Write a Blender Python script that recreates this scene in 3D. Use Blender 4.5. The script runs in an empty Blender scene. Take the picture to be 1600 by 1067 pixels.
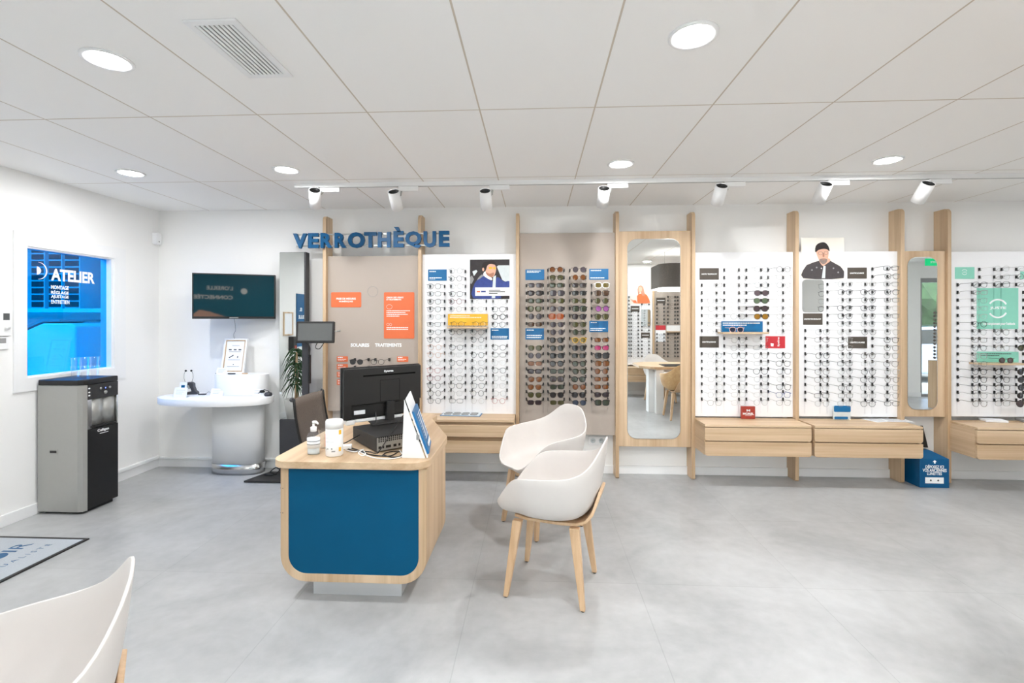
import bpy, bmesh, math, random
from mathutils import Vector, Matrix
random.seed(11)
C = bpy.context.scene.collection
S = bpy.context.scene
PI = math.pi

# ------------------------------------------------------------------ camera, world, exposure
CAMZ, F, YAW, CY = 1.488, 750.0, -0.0497, 498.9
cs, sn = math.cos(YAW), math.sin(YAW)
cd = bpy.data.cameras.new('camera'); cam = bpy.data.objects.new('camera', cd); C.objects.link(cam)
cd.sensor_width = 36; cd.lens = F / 1600 * 36; cd.shift_y = -(533.5 - CY) / 1600
cd.clip_start = 0.02; cd.clip_end = 200
cam.location = (0, 0, CAMZ); cam.rotation_euler = (PI / 2, 0, -YAW)
S.camera = cam
w = bpy.data.worlds.new('world'); S.world = w; w.use_nodes = True
nt = w.node_tree
sky = nt.nodes.new('ShaderNodeTexSky'); sky.sky_type = 'NISHITA'; sky.sun_disc = False
sky.sun_elevation = math.radians(50); sky.sun_rotation = math.radians(40)
hsv = nt.nodes.new('ShaderNodeHueSaturation'); hsv.inputs['Saturation'].default_value = .3      # hazy, almost white sky
nt.links.new(sky.outputs[0], hsv.inputs['Color']); nt.links.new(hsv.outputs[0], nt.nodes['Background'].inputs[0])
nt.nodes['Background'].inputs[1].default_value = .85
sd_ = bpy.data.lights.new('sun', 'SUN'); sd_.energy = 6.5; sd_.angle = .02; sd_.color = (.93, .97, 1)
so_ = bpy.data.objects.new('sun', sd_); C.objects.link(so_); so_.rotation_euler = (math.radians(-32), math.radians(6), 0)   # shines away from the shop front onto the paving
S.view_settings.view_transform = 'Standard'; S.view_settings.look = 'None'
S.view_settings.exposure = 0.29; S.view_settings.gamma = 1.0; S.view_settings.use_curve_mapping = False
try:
    S.cycles.max_bounces = 10; S.cycles.diffuse_bounces = 6; S.cycles.transparent_max_bounces = 24
    S.cycles.sample_clamp_indirect = 6
    S.cycles.caustics_reflective = False; S.cycles.caustics_refractive = False
except Exception: pass

E_DOWN, E_SPOT, E_ROOM2, E_PEND = 14.0, 7.5, 9.0, 8.0   # lamp powers in watts

# ------------------------------------------------------------------ pixel of the photo + a known plane -> point in the room
def at_y(px, py, Y):
    u = (px - 800) / F; d = Y / (cs - sn * u)
    return Vector((d * (cs * u + sn), Y, CAMZ + (CY - py) / F * d))
def at_x(px, py, X):
    u = (px - 800) / F; d = X / (cs * u + sn)
    return Vector((X, d * (cs - sn * u), CAMZ + (CY - py) / F * d))
def at_z(px, py, Z):
    u = (px - 800) / F; d = (Z - CAMZ) * F / (CY - py)
    return Vector((d * (cs * u + sn), d * (cs - sn * u), Z))

# ------------------------------------------------------------------ materials
def new_mat(name):
    m = bpy.data.materials.new(name); m.use_nodes = True
    return m, m.node_tree, m.node_tree.nodes['Principled BSDF']
def srgb(r, g, b):
    f = lambda v: (v / 255) / 12.92 if v <= 10 else ((v / 255 + .055) / 1.055) ** 2.4
    return (f(r), f(g), f(b), 1)
def plain(name, col, rough=.5, metal=0, var=.04, scale=30, bump=0, spec=.5, coat=0, ior=1.5):
    m, t, b = new_mat(name)
    tc = t.nodes.new('ShaderNodeTexCoord'); n = t.nodes.new('ShaderNodeTexNoise'); n.inputs['Scale'].default_value = scale
    t.links.new(tc.outputs['Object'], n.inputs['Vector'])
    r = t.nodes.new('ShaderNodeMix'); r.data_type = 'RGBA'
    r.inputs[6].default_value = tuple(min(1, c * (1 - var)) for c in col[:3]) + (1,)
    r.inputs[7].default_value = tuple(min(1, c * (1 + var)) for c in col[:3]) + (1,)
    t.links.new(n.outputs[0], r.inputs[0]); t.links.new(r.outputs[2], b.inputs['Base Color'])
    b.inputs['Roughness'].default_value = rough; b.inputs['Metallic'].default_value = metal
    b.inputs['Specular IOR Level'].default_value = spec; b.inputs['Coat Weight'].default_value = coat
    b.inputs['IOR'].default_value = ior
    if bump:
        bn = t.nodes.new('ShaderNodeBump'); bn.inputs['Strength'].default_value = bump; bn.inputs['Distance'].default_value = .002
        t.links.new(n.outputs[0], bn.inputs['Height']); t.links.new(bn.outputs[0], b.inputs['Normal'])
    return m
def wood(name, c1, c2, scl, rough=.45):
    m, t, b = new_mat(name)
    tc = t.nodes.new('ShaderNodeTexCoord'); mp = t.nodes.new('ShaderNodeMapping'); mp.inputs['Scale'].default_value = scl
    n = t.nodes.new('ShaderNodeTexNoise'); n.inputs['Scale'].default_value = 1; n.inputs['Detail'].default_value = 6; n.inputs['Roughness'].default_value = .62
    n2 = t.nodes.new('ShaderNodeTexNoise'); n2.inputs['Scale'].default_value = .22; n2.inputs['Detail'].default_value = 2
    ad = t.nodes.new('ShaderNodeMath'); ad.operation = 'MULTIPLY_ADD'; ad.inputs[1].default_value = .6
    cr = t.nodes.new('ShaderNodeValToRGB'); cr.color_ramp.elements[0].position = .33; cr.color_ramp.elements[1].position = .72
    cr.color_ramp.elements[0].color = c1; cr.color_ramp.elements[1].color = c2
    geo = t.nodes.new('ShaderNodeObjectInfo'); va = t.nodes.new('ShaderNodeVectorMath'); va.operation = 'ADD'
    t.links.new(tc.outputs['Object'], mp.inputs[0]); t.links.new(mp.outputs[0], va.inputs[0]); t.links.new(geo.outputs['Random'], va.inputs[1])
    t.links.new(va.outputs[0], n.inputs['Vector']); t.links.new(va.outputs[0], n2.inputs['Vector'])
    t.links.new(n.outputs[0], ad.inputs[0]); t.links.new(n2.outputs[0], ad.inputs[2])
    mm = t.nodes.new('ShaderNodeMath'); mm.operation = 'SUBTRACT'; mm.inputs[1].default_value = .28
    t.links.new(ad.outputs[0], mm.inputs[0]); t.links.new(mm.outputs[0], cr.inputs[0]); t.links.new(cr.outputs[0], b.inputs['Base Color'])
    b.inputs['Roughness'].default_value = rough
    return m
def emis(name, col, st):
    m, t, b = new_mat(name)
    b.inputs['Base Color'].default_value = col; b.inputs['Emission Color'].default_value = col; b.inputs['Emission Strength'].default_value = st
    return m
def clear(name, col, gloss=.08, rough=.02, tint=None):
    """thin pane: transparent with a fresnel-like sheen"""
    m = bpy.data.materials.new(name); m.use_nodes = True; t = m.node_tree; t.nodes.clear()
    o = t.nodes.new('ShaderNodeOutputMaterial'); tr = t.nodes.new('ShaderNodeBsdfTransparent'); g = t.nodes.new('ShaderNodeBsdfGlossy')
    tr.inputs[0].default_value = col; g.inputs[0].default_value = (1, 1, 1, 1); g.inputs['Roughness'].default_value = rough
    mx = t.nodes.new('ShaderNodeMixShader'); lw = t.nodes.new('ShaderNodeLayerWeight'); lw.inputs[0].default_value = .5
    pw = t.nodes.new('ShaderNodeMath'); pw.operation = 'POWER'; pw.inputs[1].default_value = 5
    mi = t.nodes.new('ShaderNodeMath'); mi.operation = 'MULTIPLY_ADD'; mi.inputs[1].default_value = min(.6, gloss * 8); mi.inputs[2].default_value = gloss
    t.links.new(lw.outputs['Facing'], pw.inputs[0]); t.links.new(pw.outputs[0], mi.inputs[0]); t.links.new(mi.outputs[0], mx.inputs[0])
    t.links.new(tr.outputs[0], mx.inputs[1]); t.links.new(g.outputs[0], mx.inputs[2]); t.links.new(mx.outputs[0], o.inputs[0])
    return m
WC1, WC2 = srgb(184, 154, 120), srgb(214, 188, 156)
M = {}
M['wood_z'] = wood('oak laminate upright', WC1, WC2, (45, 45, 1.3))
M['wood_x'] = wood('oak laminate lengthwise', WC1, WC2, (1.3, 45, 60))
M['wood_y'] = wood('oak laminate crosswise', WC1, WC2, (30, 1.0, 60))
M['leg_wood'] = wood('beech leg', srgb(196, 160, 122), srgb(218, 186, 150), (60, 60, 3))
M['wall'] = plain('wall paint', srgb(243, 242, 240), .75, var=.012, scale=3)
M['void'] = plain('deep black recess', srgb(6, 6, 6), .7, var=0, spec=.1)
M['white'] = plain('white lacquer', srgb(240, 240, 240), .4, var=.01)
M['white_board'] = plain('white board', srgb(244, 244, 246), .45, var=.01)
M['beige'] = plain('greige board', srgb(178, 166, 155), .5, var=.03, scale=4)
M['blue'] = plain('petrol blue', srgb(0, 80, 116), .6, var=.06, scale=9, spec=.15)
M['blue_sign'] = plain('sign blue', srgb(0, 84, 132), .35, var=.03, spec=.3)
M['teal'] = plain('banner teal', srgb(0, 104, 124), .5, var=.05)
M['card_blue'] = plain('card blue', srgb(0, 104, 160), .4, var=.03)
M['orange'] = plain('orange', srgb(226, 112, 66), .4, var=.03)
M['yellow'] = plain('yellow card', srgb(240, 185, 50), .4, var=.03)
M['red'] = plain('red card', srgb(200, 50, 60), .4, var=.03)
M['brick'] = plain('brick red', srgb(160, 55, 42), .4, var=.05)
M['mint'] = plain('mint card', srgb(140, 212, 190), .4, var=.03)
M['cardbrown'] = plain('brown grey card', srgb(82, 74, 66), .5, var=.08, scale=60)
M['ink'] = plain('print white', srgb(250, 250, 250), .5, var=.0)
M['ink_dark'] = plain('print dark', srgb(60, 60, 60), .5, var=.0)
M['black'] = plain('black plastic', srgb(22, 21, 21), .4, var=.15)
M['blacksoft'] = plain('soft black', srgb(38, 36, 35), .55, var=.15)
M['darkgrey'] = plain('dark grey metal', srgb(64, 64, 68), .45, var=.05, metal=.3)
M['silver'] = plain('silver plastic', srgb(176, 176, 172), .35, var=.02, metal=.55)
M['steel'] = plain('brushed steel', srgb(205, 205, 205), .22, var=.03, metal=1, scale=80)
M['chrome'] = plain('polished steel', srgb(225, 225, 228), .08, var=.01, metal=1)
M['mirror'] = plain('mirror glass', srgb(236, 240, 240), .0, var=0, metal=1)
M['shell'] = plain('warm white shell', srgb(214, 208, 203), .38, var=.01)
M['grey'] = plain('mid grey', srgb(150, 150, 150), .5)
M['paper'] = plain('paper', srgb(240, 242, 245), .6, var=.02)
M['skin'] = plain('printed skin', srgb(225, 175, 150), .6, var=.05)
M['skin_d'] = plain('printed skin shade', srgb(178, 122, 98), .6, var=.05)
M['hair'] = plain('printed dark hair', srgb(38, 28, 26), .6)
M['denim'] = plain('printed blue cloth', srgb(52, 70, 140), .6, var=.3, scale=40)
M['cardark'] = plain('printed car interior', srgb(50, 44, 46), .6, var=.2, scale=20)
M['pale'] = plain('printed pale grey', srgb(212, 220, 222), .6, var=.1, scale=30)
M['cream'] = plain('printed cream', srgb(244, 238, 228), .6, var=.01)
M['jacket'] = plain('printed charcoal cloth', srgb(66, 60, 62), .6, var=.25, scale=60)
M['beard'] = plain('printed grey beard', srgb(138, 120, 112), .6, var=.2, scale=80)
M['water'] = clear('clear acrylic', (.985, .99, 1, 1), .05, .03)
M['lens'] = clear('clear lens', (.97, .98, .98, 1), .07, .02)
M['rod'] = clear('clear rod', (.985, .985, .99, 1), .03, .15)
M['glass'] = clear('window glass', (.95, .97, .97, 1), .05, .0)
M['bluefilm'] = clear('blue film glass', (.002, .44, .80, 1), .05, .0)
M['lamp'] = emis('lit diffuser', (1, 1, 1, 1), 9)
M['lamp_soft'] = emis('lit shade diffuser', (1, .97, .93, 1), 2.5)
M['screen_off'] = plain('dark glossy screen', srgb(10, 12, 14), .03, var=0, ior=2.1, spec=.9)
M['screen_grey'] = plain('idle screen', srgb(92, 94, 94), .12, var=.03)
M['felt'] = plain('dark felt', srgb(112, 105, 99), .9, var=.35, scale=90)
M['pot'] = plain('pot', srgb(200, 198, 194), .6)
M['led'] = emis('blue indicator', (.1, .15, 1, 1), 6)
M['led_green'] = emis('lit exit sign green', (.0, .35, .12, 1), 1.2)
M['leaf'] = plain('dark leaf', srgb(38, 72, 36), .5, var=.4, scale=12)
M['hedge'] = plain('hedge leaves', srgb(48, 74, 44), .8, var=.75, scale=4, bump=1)
M['pale_paving'] = plain('pale paving', srgb(200, 198, 192), .9, var=.1)
M['carpaint'] = plain('car paint', srgb(150, 170, 200), .15, metal=.4, coat=1)
M['carglass'] = plain('car glass', srgb(30, 40, 45), .05)
M['tyre'] = plain('tyre', srgb(25, 25, 25), .8)

# mesh fabric
m, t, b = new_mat('woven mesh back'); M['meshback'] = m
tc = t.nodes.new('ShaderNodeTexCoord'); wv = t.nodes.new('ShaderNodeTexChecker'); wv.inputs['Scale'].default_value = 160
wv.inputs[1].default_value = srgb(128, 116, 106); wv.inputs[2].default_value = srgb(92, 84, 78)
t.links.new(tc.outputs['Object'], wv.inputs[0]); t.links.new(wv.outputs[0], b.inputs['Base Color']); b.inputs['Roughness'].default_value = .8

# floor: mottled concrete-look slabs with faint joints
m, t, b = new_mat('concrete look slabs'); M['floor'] = m
tc = t.nodes.new('ShaderNodeTexCoord')
n1 = t.nodes.new('ShaderNodeTexNoise'); n1.inputs['Scale'].default_value = 1.1; n1.inputs['Detail'].default_value = 9; n1.inputs['Roughness'].default_value = .62; n1.inputs['Distortion'].default_value = .6
n2 = t.nodes.new('ShaderNodeTexNoise'); n2.inputs['Scale'].default_value = 14; n2.inputs['Detail'].default_value = 6
mp = t.nodes.new('ShaderNodeMapping'); mp.inputs['Location'].default_value = (.352, -.033, 0)
br = t.nodes.new('ShaderNodeTexBrick'); br.inputs['Scale'].default_value = 1; br.offset = 0
br.inputs['Brick Width'].default_value = .92; br.inputs['Row Height'].default_value = .90; br.inputs['Mortar Size'].default_value = .0025
br.inputs[1].default_value = (.93, .93, .93, 1); br.inputs[2].default_value = (1, 1, 1, 1); br.inputs[3].default_value = (.84, .84, .84, 1)
br.inputs['Bias'].default_value = .2
cr = t.nodes.new('ShaderNodeValToRGB'); cr.color_ramp.elements[0].position = .3; cr.color_ramp.elements[1].position = .72
cr.color_ramp.elements[0].color = srgb(156, 157, 157); cr.color_ramp.elements[1].color = srgb(191, 192, 192)
mx = t.nodes.new('ShaderNodeMix'); mx.data_type = 'RGBA'; mx.blend_type = 'MULTIPLY'; mx.inputs[0].default_value = 1
av = t.nodes.new('ShaderNodeMath'); av.operation = 'MULTIPLY_ADD'; av.inputs[1].default_value = .25
sb = t.nodes.new('ShaderNodeMath'); sb.operation = 'SUBTRACT'; sb.inputs[1].default_value = .125
for a_ in (n1, n2): t.links.new(tc.outputs['Object'], a_.inputs['Vector'])
t.links.new(tc.outputs['Object'], mp.inputs[0]); t.links.new(mp.outputs[0], br.inputs[0])
t.links.new(n2.outputs[0], av.inputs[0]); t.links.new(n1.outputs[0], av.inputs[2]); t.links.new(av.outputs[0], sb.inputs[0])
t.links.new(sb.outputs[0], cr.inputs[0]); t.links.new(cr.outputs[0], mx.inputs[6]); t.links.new(br.outputs[0], mx.inputs[7])
t.links.new(mx.outputs[2], b.inputs['Base Color']); b.inputs['Roughness'].default_value = .32
b.inputs['Specular IOR Level'].default_value = .4

# ceiling: 60 x 120 tiles with narrow joints
m, t, b = new_mat('ceiling tiles'); M['ceiling'] = m
tc = t.nodes.new('ShaderNodeTexCoord'); sp = t.nodes.new('ShaderNodeSeparateXYZ'); t.links.new(tc.outputs['Object'], sp.inputs[0])
def groove(out, off, period, wd):
    a = t.nodes.new('ShaderNodeMath'); a.operation = 'SUBTRACT'; a.inputs[1].default_value = off - period * 40; t.links.new(out, a.inputs[0])
    p = t.nodes.new('ShaderNodeMath'); p.operation = 'PINGPONG'; p.inputs[1].default_value = period / 2; t.links.new(a.outputs[0], p.inputs[0])
    l = t.nodes.new('ShaderNodeMath'); l.operation = 'LESS_THAN'; l.inputs[1].default_value = wd; t.links.new(p.outputs[0], l.inputs[0])
    return l.outputs[0]
g1 = groove(sp.outputs[0], -.2945, .6, .004); g2 = groove(sp.outputs[1], 3.707, 1.2, .004)
mxm = t.nodes.new('ShaderNodeMath'); mxm.operation = 'MAXIMUM'; t.links.new(g1, mxm.inputs[0]); t.links.new(g2, mxm.inputs[1])
mc = t.nodes.new('ShaderNodeMix'); mc.data_type = 'RGBA'; mc.inputs[6].default_value = srgb(249, 248, 246); mc.inputs[7].default_value = srgb(205, 194, 180)
t.links.new(mxm.outputs[0], mc.inputs[0]); t.links.new(mc.outputs[2], b.inputs['Base Color']); b.inputs['Roughness'].default_value = .9

# ------------------------------------------------------------------ mesh helpers
class MB:
    def __init__(s): s.v = []; s.f = []; s.m = []; s.sm = []
    def add(s, vs, fs, m=0, smooth=False):
        o = len(s.v); s.v += [tuple(p) for p in vs]
        for f in fs: s.f.append([i + o for i in f]); s.m.append(m); s.sm.append(smooth)
        return s
    def box(s, x0, x1, y0, y1, z0, z1, m=0):
        return s.add([(x, y, z) for x in (x0, x1) for y in (y0, y1) for z in (z0, z1)],
                     [(0, 1, 3, 2), (4, 6, 7, 5), (0, 4, 5, 1), (2, 3, 7, 6), (0, 2, 6, 4), (1, 5, 7, 3)], m)
    def prism(s, poly, plane, a0, a1, m=0, smooth=False):
        mp = {'xz': lambda p, a: (p[0], a, p[1]), 'xy': lambda p, a: (p[0], p[1], a), 'yz': lambda p, a: (a, p[0], p[1])}[plane]
        n = len(poly)
        s.add([mp(p, a0) for p in poly] + [mp(p, a1) for p in poly], [list(range(n))[::-1], list(range(n, 2 * n))], m)
        return s.add([mp(p, a0) for p in poly] + [mp(p, a1) for p in poly], [(i, (i + 1) % n, n + (i + 1) % n, n + i) for i in range(n)], m, smooth)
    def ring(s, outer, inner, plane, a0, a1, m=0):
        mp = {'xz': lambda p, a: (p[0], a, p[1]), 'xy': lambda p, a: (p[0], p[1], a), 'yz': lambda p, a: (a, p[0], p[1])}[plane]
        n = len(outer); vs = [mp(p, a) for a in (a0, a1) for L in (outer, inner) for p in L]; fs = []
        for i in range(n):
            j = (i + 1) % n
            fs += [(i, j, n + j, n + i), (2 * n + i, 3 * n + i, 3 * n + j, 2 * n + j), (i, 2 * n + i, 2 * n + j, j), (n + i, n + j, 3 * n + j, 3 * n + i)]
        return s.add(vs, fs, m)
    def tube(s, pts, r, n=8, closed=False, m=0, caps=True):
        pts = [Vector(p) for p in pts]; k = len(pts); rs = r if isinstance(r, (list, tuple)) else [r] * k
        vs = []; up = None
        for i, p in enumerate(pts):
            d = (pts[(i + 1) % k] - pts[i - 1]) if closed else (pts[min(i + 1, k - 1)] - pts[max(i - 1, 0)])
            if d.length < 1e-9: d = Vector((0, 0, 1))
            d.normalize()
            if up is None: up = Vector((0, 0, 1)) if abs(d.z) < .9 else Vector((1, 0, 0))
            a = d.cross(up)
            if a.length < 1e-6: a = d.orthogonal()
            a.normalize(); bb = a.cross(d); up = bb
            vs += [p + (a * math.cos(q) + bb * math.sin(q)) * rs[i] for q in [2 * PI * j / n for j in range(n)]]
        fs = []
        for i in range(k if closed else k - 1):
            for j in range(n):
                i2 = (i + 1) % k; fs.append((i * n + j, i * n + (j + 1) % n, i2 * n + (j + 1) % n, i2 * n + j))
        if not closed and caps: fs += [list(range(n))[::-1], [(k - 1) * n + j for j in range(n)]]
        return s.add(vs, fs, m, True)
    def lathe(s, prof, c=(0, 0, 0), n=28, m=0, sx=1, sy=1, smooth=True):
        vs = []; fs = []; k = len(prof)
        for r, z in prof:
            vs += [(c[0] + sx * r * math.cos(2 * PI * j / n), c[1] + sy * r * math.sin(2 * PI * j / n), c[2] + z) for j in range(n)]
        for i in range(k - 1):
            for j in range(n): fs.append((i * n + j, i * n + (j + 1) % n, (i + 1) * n + (j + 1) % n, (i + 1) * n + j))
        s.add(vs, fs, m, smooth)
        ca = []
        if prof[0][0] > 1e-5: ca.append(list(range(n))[::-1])
        if prof[-1][0] > 1e-5: ca.append([(k - 1) * n + j for j in range(n)])
        return s.add(vs, ca, m) if ca else s
    def cyl(s, p0, p1, r, n=16, m=0): return s.tube([p0, p1], r, n, m=m)
    def xform(s, mat): s.v = [tuple(mat @ Vector(p)) for p in s.v]; return s
    def text(s, txt, o, wd, h, ex=(1, 0, 0), ez=(0, 0, 1), depth=.0012, m=0, bold=.02, center=False):
        """letters fitted into a wd x h box whose lower left corner is o"""
        cu = bpy.data.curves.new('t', 'FONT'); cu.body = txt; cu.size = 1; cu.offset = bold; cu.extrude = .5; cu.resolution_u = 3
        ob = bpy.data.objects.new('t', cu); C.objects.link(ob)
        dg = bpy.context.evaluated_depsgraph_get(); me = bpy.data.meshes.new_from_object(ob.evaluated_get(dg))
        bpy.data.objects.remove(ob); bpy.data.curves.remove(cu)
        if not me.vertices: return s
        xs = [v.co.x for v in me.vertices]; ys = [v.co.y for v in me.vertices]
        x0, x1, y0, y1 = min(xs), max(xs), min(ys), max(ys); ex = Vector(ex); ez = Vector(ez); en = ex.cross(ez)
        kx = wd / (x1 - x0); ky = h / (y1 - y0)
        vs = [Vector(o) + ex * (v.co.x - x0) * kx + ez * (v.co.y - y0) * ky + en * (v.co.z + .5) * depth for v in me.vertices]
        s.add(vs, [list(p.vertices) for p in me.polygons], m); bpy.data.meshes.remove(me); return s
    def build(s, name, mats, parent=None, loc=None, bevel=0, seg=2, local=False, solid=0, sub=0):
        """vertices are room coordinates unless local; the object's origin goes to loc / its parent's place"""
        me = bpy.data.meshes.new(name)
        o = bpy.data.objects.new(name, me); C.objects.link(o)
        if not isinstance(mats, (list, tuple)): mats = [mats]
        for a in mats: me.materials.append(M[a] if isinstance(a, str) else a)
        off = Vector((0, 0, 0))
        if not local:
            off = Vector(loc) if loc is not None else (wloc(parent) if parent else Vector((0, 0, 0)))
        me.from_pydata([tuple(Vector(p) - off) for p in s.v], [], s.f)
        me.polygons.foreach_set('material_index', s.m); me.polygons.foreach_set('use_smooth', s.sm)
        b = bmesh.new(); b.from_mesh(me); bmesh.ops.remove_doubles(b, verts=b.verts, dist=1e-5)
        bmesh.ops.recalc_face_normals(b, faces=b.faces); b.to_mesh(me); b.free(); me.update()
        if parent: o.parent = parent
        else: o.location = off
        if solid: md = o.modifiers.new('s', 'SOLIDIFY'); md.thickness = solid; md.offset = 0
        if bevel:
            md = o.modifiers.new('b', 'BEVEL'); md.width = bevel; md.segments = seg; md.limit_method = 'ANGLE'; md.angle_limit = .7
        if sub: md = o.modifiers.new('u', 'SUBSURF'); md.levels = md.render_levels = sub
        return o
def wloc(o):
    v = Vector((0, 0, 0))
    while o: v += o.location; o = o.parent
    return v
def tag(o, label=None, cat=None, group=None, kind=None):
    if label: o['label'] = label
    if cat: o['category'] = cat
    if group: o['group'] = group
    if kind: o['kind'] = kind
    return o
def thing(name, label, cat, loc, rotz=0, group=None):
    o = bpy.data.objects.new(name, None); o.empty_display_size = .1; C.objects.link(o)
    o.location = loc; o.rotation_euler = (0, 0, rotz)
    return tag(o, label, cat, group)
def copy_tree(o, parent=None):
    c = o.copy(); C.objects.link(c); c.parent = parent
    for ch in list(o.children): copy_tree(ch, c)
    return c
def struct(name, mb, mat, parent=None, bevel=0):
    o = mb.build(name, mat, parent, bevel=bevel)
    if not parent: o['kind'] = 'structure'
    return o
def rrect(x0, x1, z0, z1, r, n=6, rs=None):
    """rounded rectangle; rs = radii for (bl, br, tr, tl)"""
    rs = rs or (r,) * 4; out = []
    for (cx, cz, a), q in zip(((x0, z0, PI), (x1, z0, 1.5 * PI), (x1, z1, 0), (x0, z1, .5 * PI)), rs):
        q = max(q, 1e-4); ox = cx + (q if cx == x0 else -q); oz = cz + (q if cz == z0 else -q)
        out += [(ox + q * math.cos(a + .5 * PI * k / n), oz + q * math.sin(a + .5 * PI * k / n)) for k in range(n + 1)]
    return out

CEIL, YW, XL, XR, YF = 2.587, 4.687, -3.82, 9.2, -0.5
YFIN, YP = 4.53, 4.572          # front edge of the posts, front face of the display boards
# ------------------------------------------------------------------ room shell
struct('floor', MB().box(XL - .1, XR + .1, YF - .1, YW + .1, -.1, 0), 'floor')
struct('ceiling', MB().box(XL - .1, XR + .1, YF - .1, YW + .1, CEIL, CEIL + .1), 'ceiling')
struct('wall_back', MB().box(XL - .1, XR + .1, YW, YW + .1, 0, CEIL), 'wall')
struct('wall_right', MB().box(XR, XR + .1, YF, YW, 0, CEIL), 'wall')
wy0, wz0 = at_x(40, 591, XL).y, 1.047; wy1, wz1 = at_x(177, 404, XL).y, 2.039
struct('wall_left', MB().box(XL - .1, XL, YF, wy0, 0, CEIL).box(XL - .1, XL, wy1, YW, 0, CEIL).box(XL - .1, XL, wy0, wy1, 0, wz0).box(XL - .1, XL, wy0, wy1, wz1, CEIL), 'wall')
struct('wall_front', MB().box(XL, -.8, YF - .1, YF, 0, CEIL).box(1.5, 7.38, YF - .1, YF, 0, CEIL).box(-.8, 1.5, YF - .1, YF, 2.3, CEIL)
       .box(7.38, XR, YF - .1, YF, 2.28, CEIL), 'wall')
o = struct('fill_window', MB().ring([(-.8, 0), (1.5, 0), (1.5, 2.3), (-.8, 2.3)], [(-.75, .05), (1.45, .05), (1.45, 2.25), (-.75, 2.25)], 'xz', YF - .08, YF - .02)
           .box(.33, .37, YF - .07, YF - .03, .05, 2.25), 'darkgrey')  # unseen window added behind the camera for soft frontal fill light
MB().box(-.75, 1.45, YF - .054, YF - .05, .05, 2.25).build('glass_pane', 'glass', o)
o = struct('window_3', MB().ring([(7.38, 0), (XR, 0), (XR, 2.28), (7.38, 2.28)], [(7.42, .05), (XR - .05, .05), (XR - .05, 2.2), (7.42, 2.2)], 'xz', YF - .08, YF - .02), 'grey')
MB().box(7.42, XR - .05, YF - .054, YF - .05, .05, 2.2).build('glass_pane', 'glass', o)
struct('baseboard_back', MB().box(XL, XR, YW - .016, YW, 0, .078), 'white', bevel=.003)
struct('baseboard_left', MB().box(XL, XL + .014, YF, YW - .016, 0, .085), 'white', bevel=.003)
struct('baseboard_front', MB().box(1.5, 7.38, YF, YF + .014, 0, .085), 'white', bevel=.003)
struct('trim_1', MB().box(XL, XL + .03, 3.79, YW - .02, .085, .115), 'white', bevel=.004)      # cable trunking above the skirting
struct('trim_2', MB().box(XL + .03, -1.9, YW - .03, YW, .078, .100), 'white', bevel=.004)

# workshop behind the blue window
AX0, AY0, AY1 = -7.2, 2.2, 5.6
struct('wall_workshop', MB().box(AX0, XL - .1, AY1, AY1 + .1, 0, CEIL).box(AX0 - .1, AX0, AY0, AY1, 0, CEIL).box(AX0, XL - .1, AY0 - .1, AY0, 0, CEIL)
       .box(XL - .12, XL - .1, YW, AY1, 0, CEIL), 'wall')
struct('floor_workshop', MB().box(AX0, XL - .1, AY0, AY1, -.1, 0), 'grey'); struct('ceiling_workshop', MB().box(AX0, XL - .1, AY0, AY1, CEIL, CEIL + .1), 'wall')
o = struct('window_1', MB().ring([(wy0 - .09, wz0 - .10), (wy1 + .12, wz0 - .10), (wy1 + .12, wz1 + .1), (wy0 - .09, wz1 + .1)],
           [(wy0, wz0), (wy1, wz0), (wy1, wz1), (wy0, wz1)], 'yz', XL, XL + .012)
           .ring([(wy0, wz0), (wy1, wz0), (wy1, wz1), (wy0, wz1)], [(wy0 + .012, wz0 + .012), (wy1 - .02, wz0 + .012), (wy1 - .02, wz1 - .012), (wy0 + .012, wz1 - .012)], 'yz', XL - .1, XL), 'white')
MB().box(XL - .052, XL - .046, wy0, wy1, wz0, wz1).build('glass_pane', 'bluefilm', o)
XG = XL - .045
lt = MB()
def left_text(s, px0, py0, px1, py1, bold=.02, mb=None):
    p, q = at_x(px0, py1, XG), at_x(px1, py1, XG); h = at_x((px0 + px1) / 2, py0, XG).z - at_x((px0 + px1) / 2, py1, XG).z
    (mb or lt).text(s, p, q.y - p.y, h, (0, 1, 0), (0, 0, 1), -.001, bold=bold)
left_text('ATELIER', 80, 420, 148, 438, .035)
for k, s_ in enumerate(('MONTAGE', 'RÉGLAGE', 'AJUSTAGE', 'ENTRETIEN')):
    left_text(s_, 80, 445.5 + 7.6 * k, 107.5 + (k == 3), 451.5 + 7.6 * k, .02)
c_ = at_x(57.5, 422.5, XG); r_ = .05
lt.prism([(c_.y + r_ * .62 * math.sin(a), c_.z + r_ * .62 * math.cos(a)) for a in [PI * k / 12 for k in range(13)]], 'yz', XG, XG + .001)
arc = [(PI * (k / 16) ) for k in range(17)]
lt.prism([(c_.y + .012 + r_ * 1.35 * math.sin(a), c_.z + r_ * 1.35 * math.cos(a)) for a in arc] + [(c_.y + .012 + r_ * 1.15 * math.sin(a), c_.z + r_ * 1.3 * math.cos(a)) for a in arc[::-1]], 'yz', XG, XG + .001)
lt.build('lettering', 'ink', o)
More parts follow.
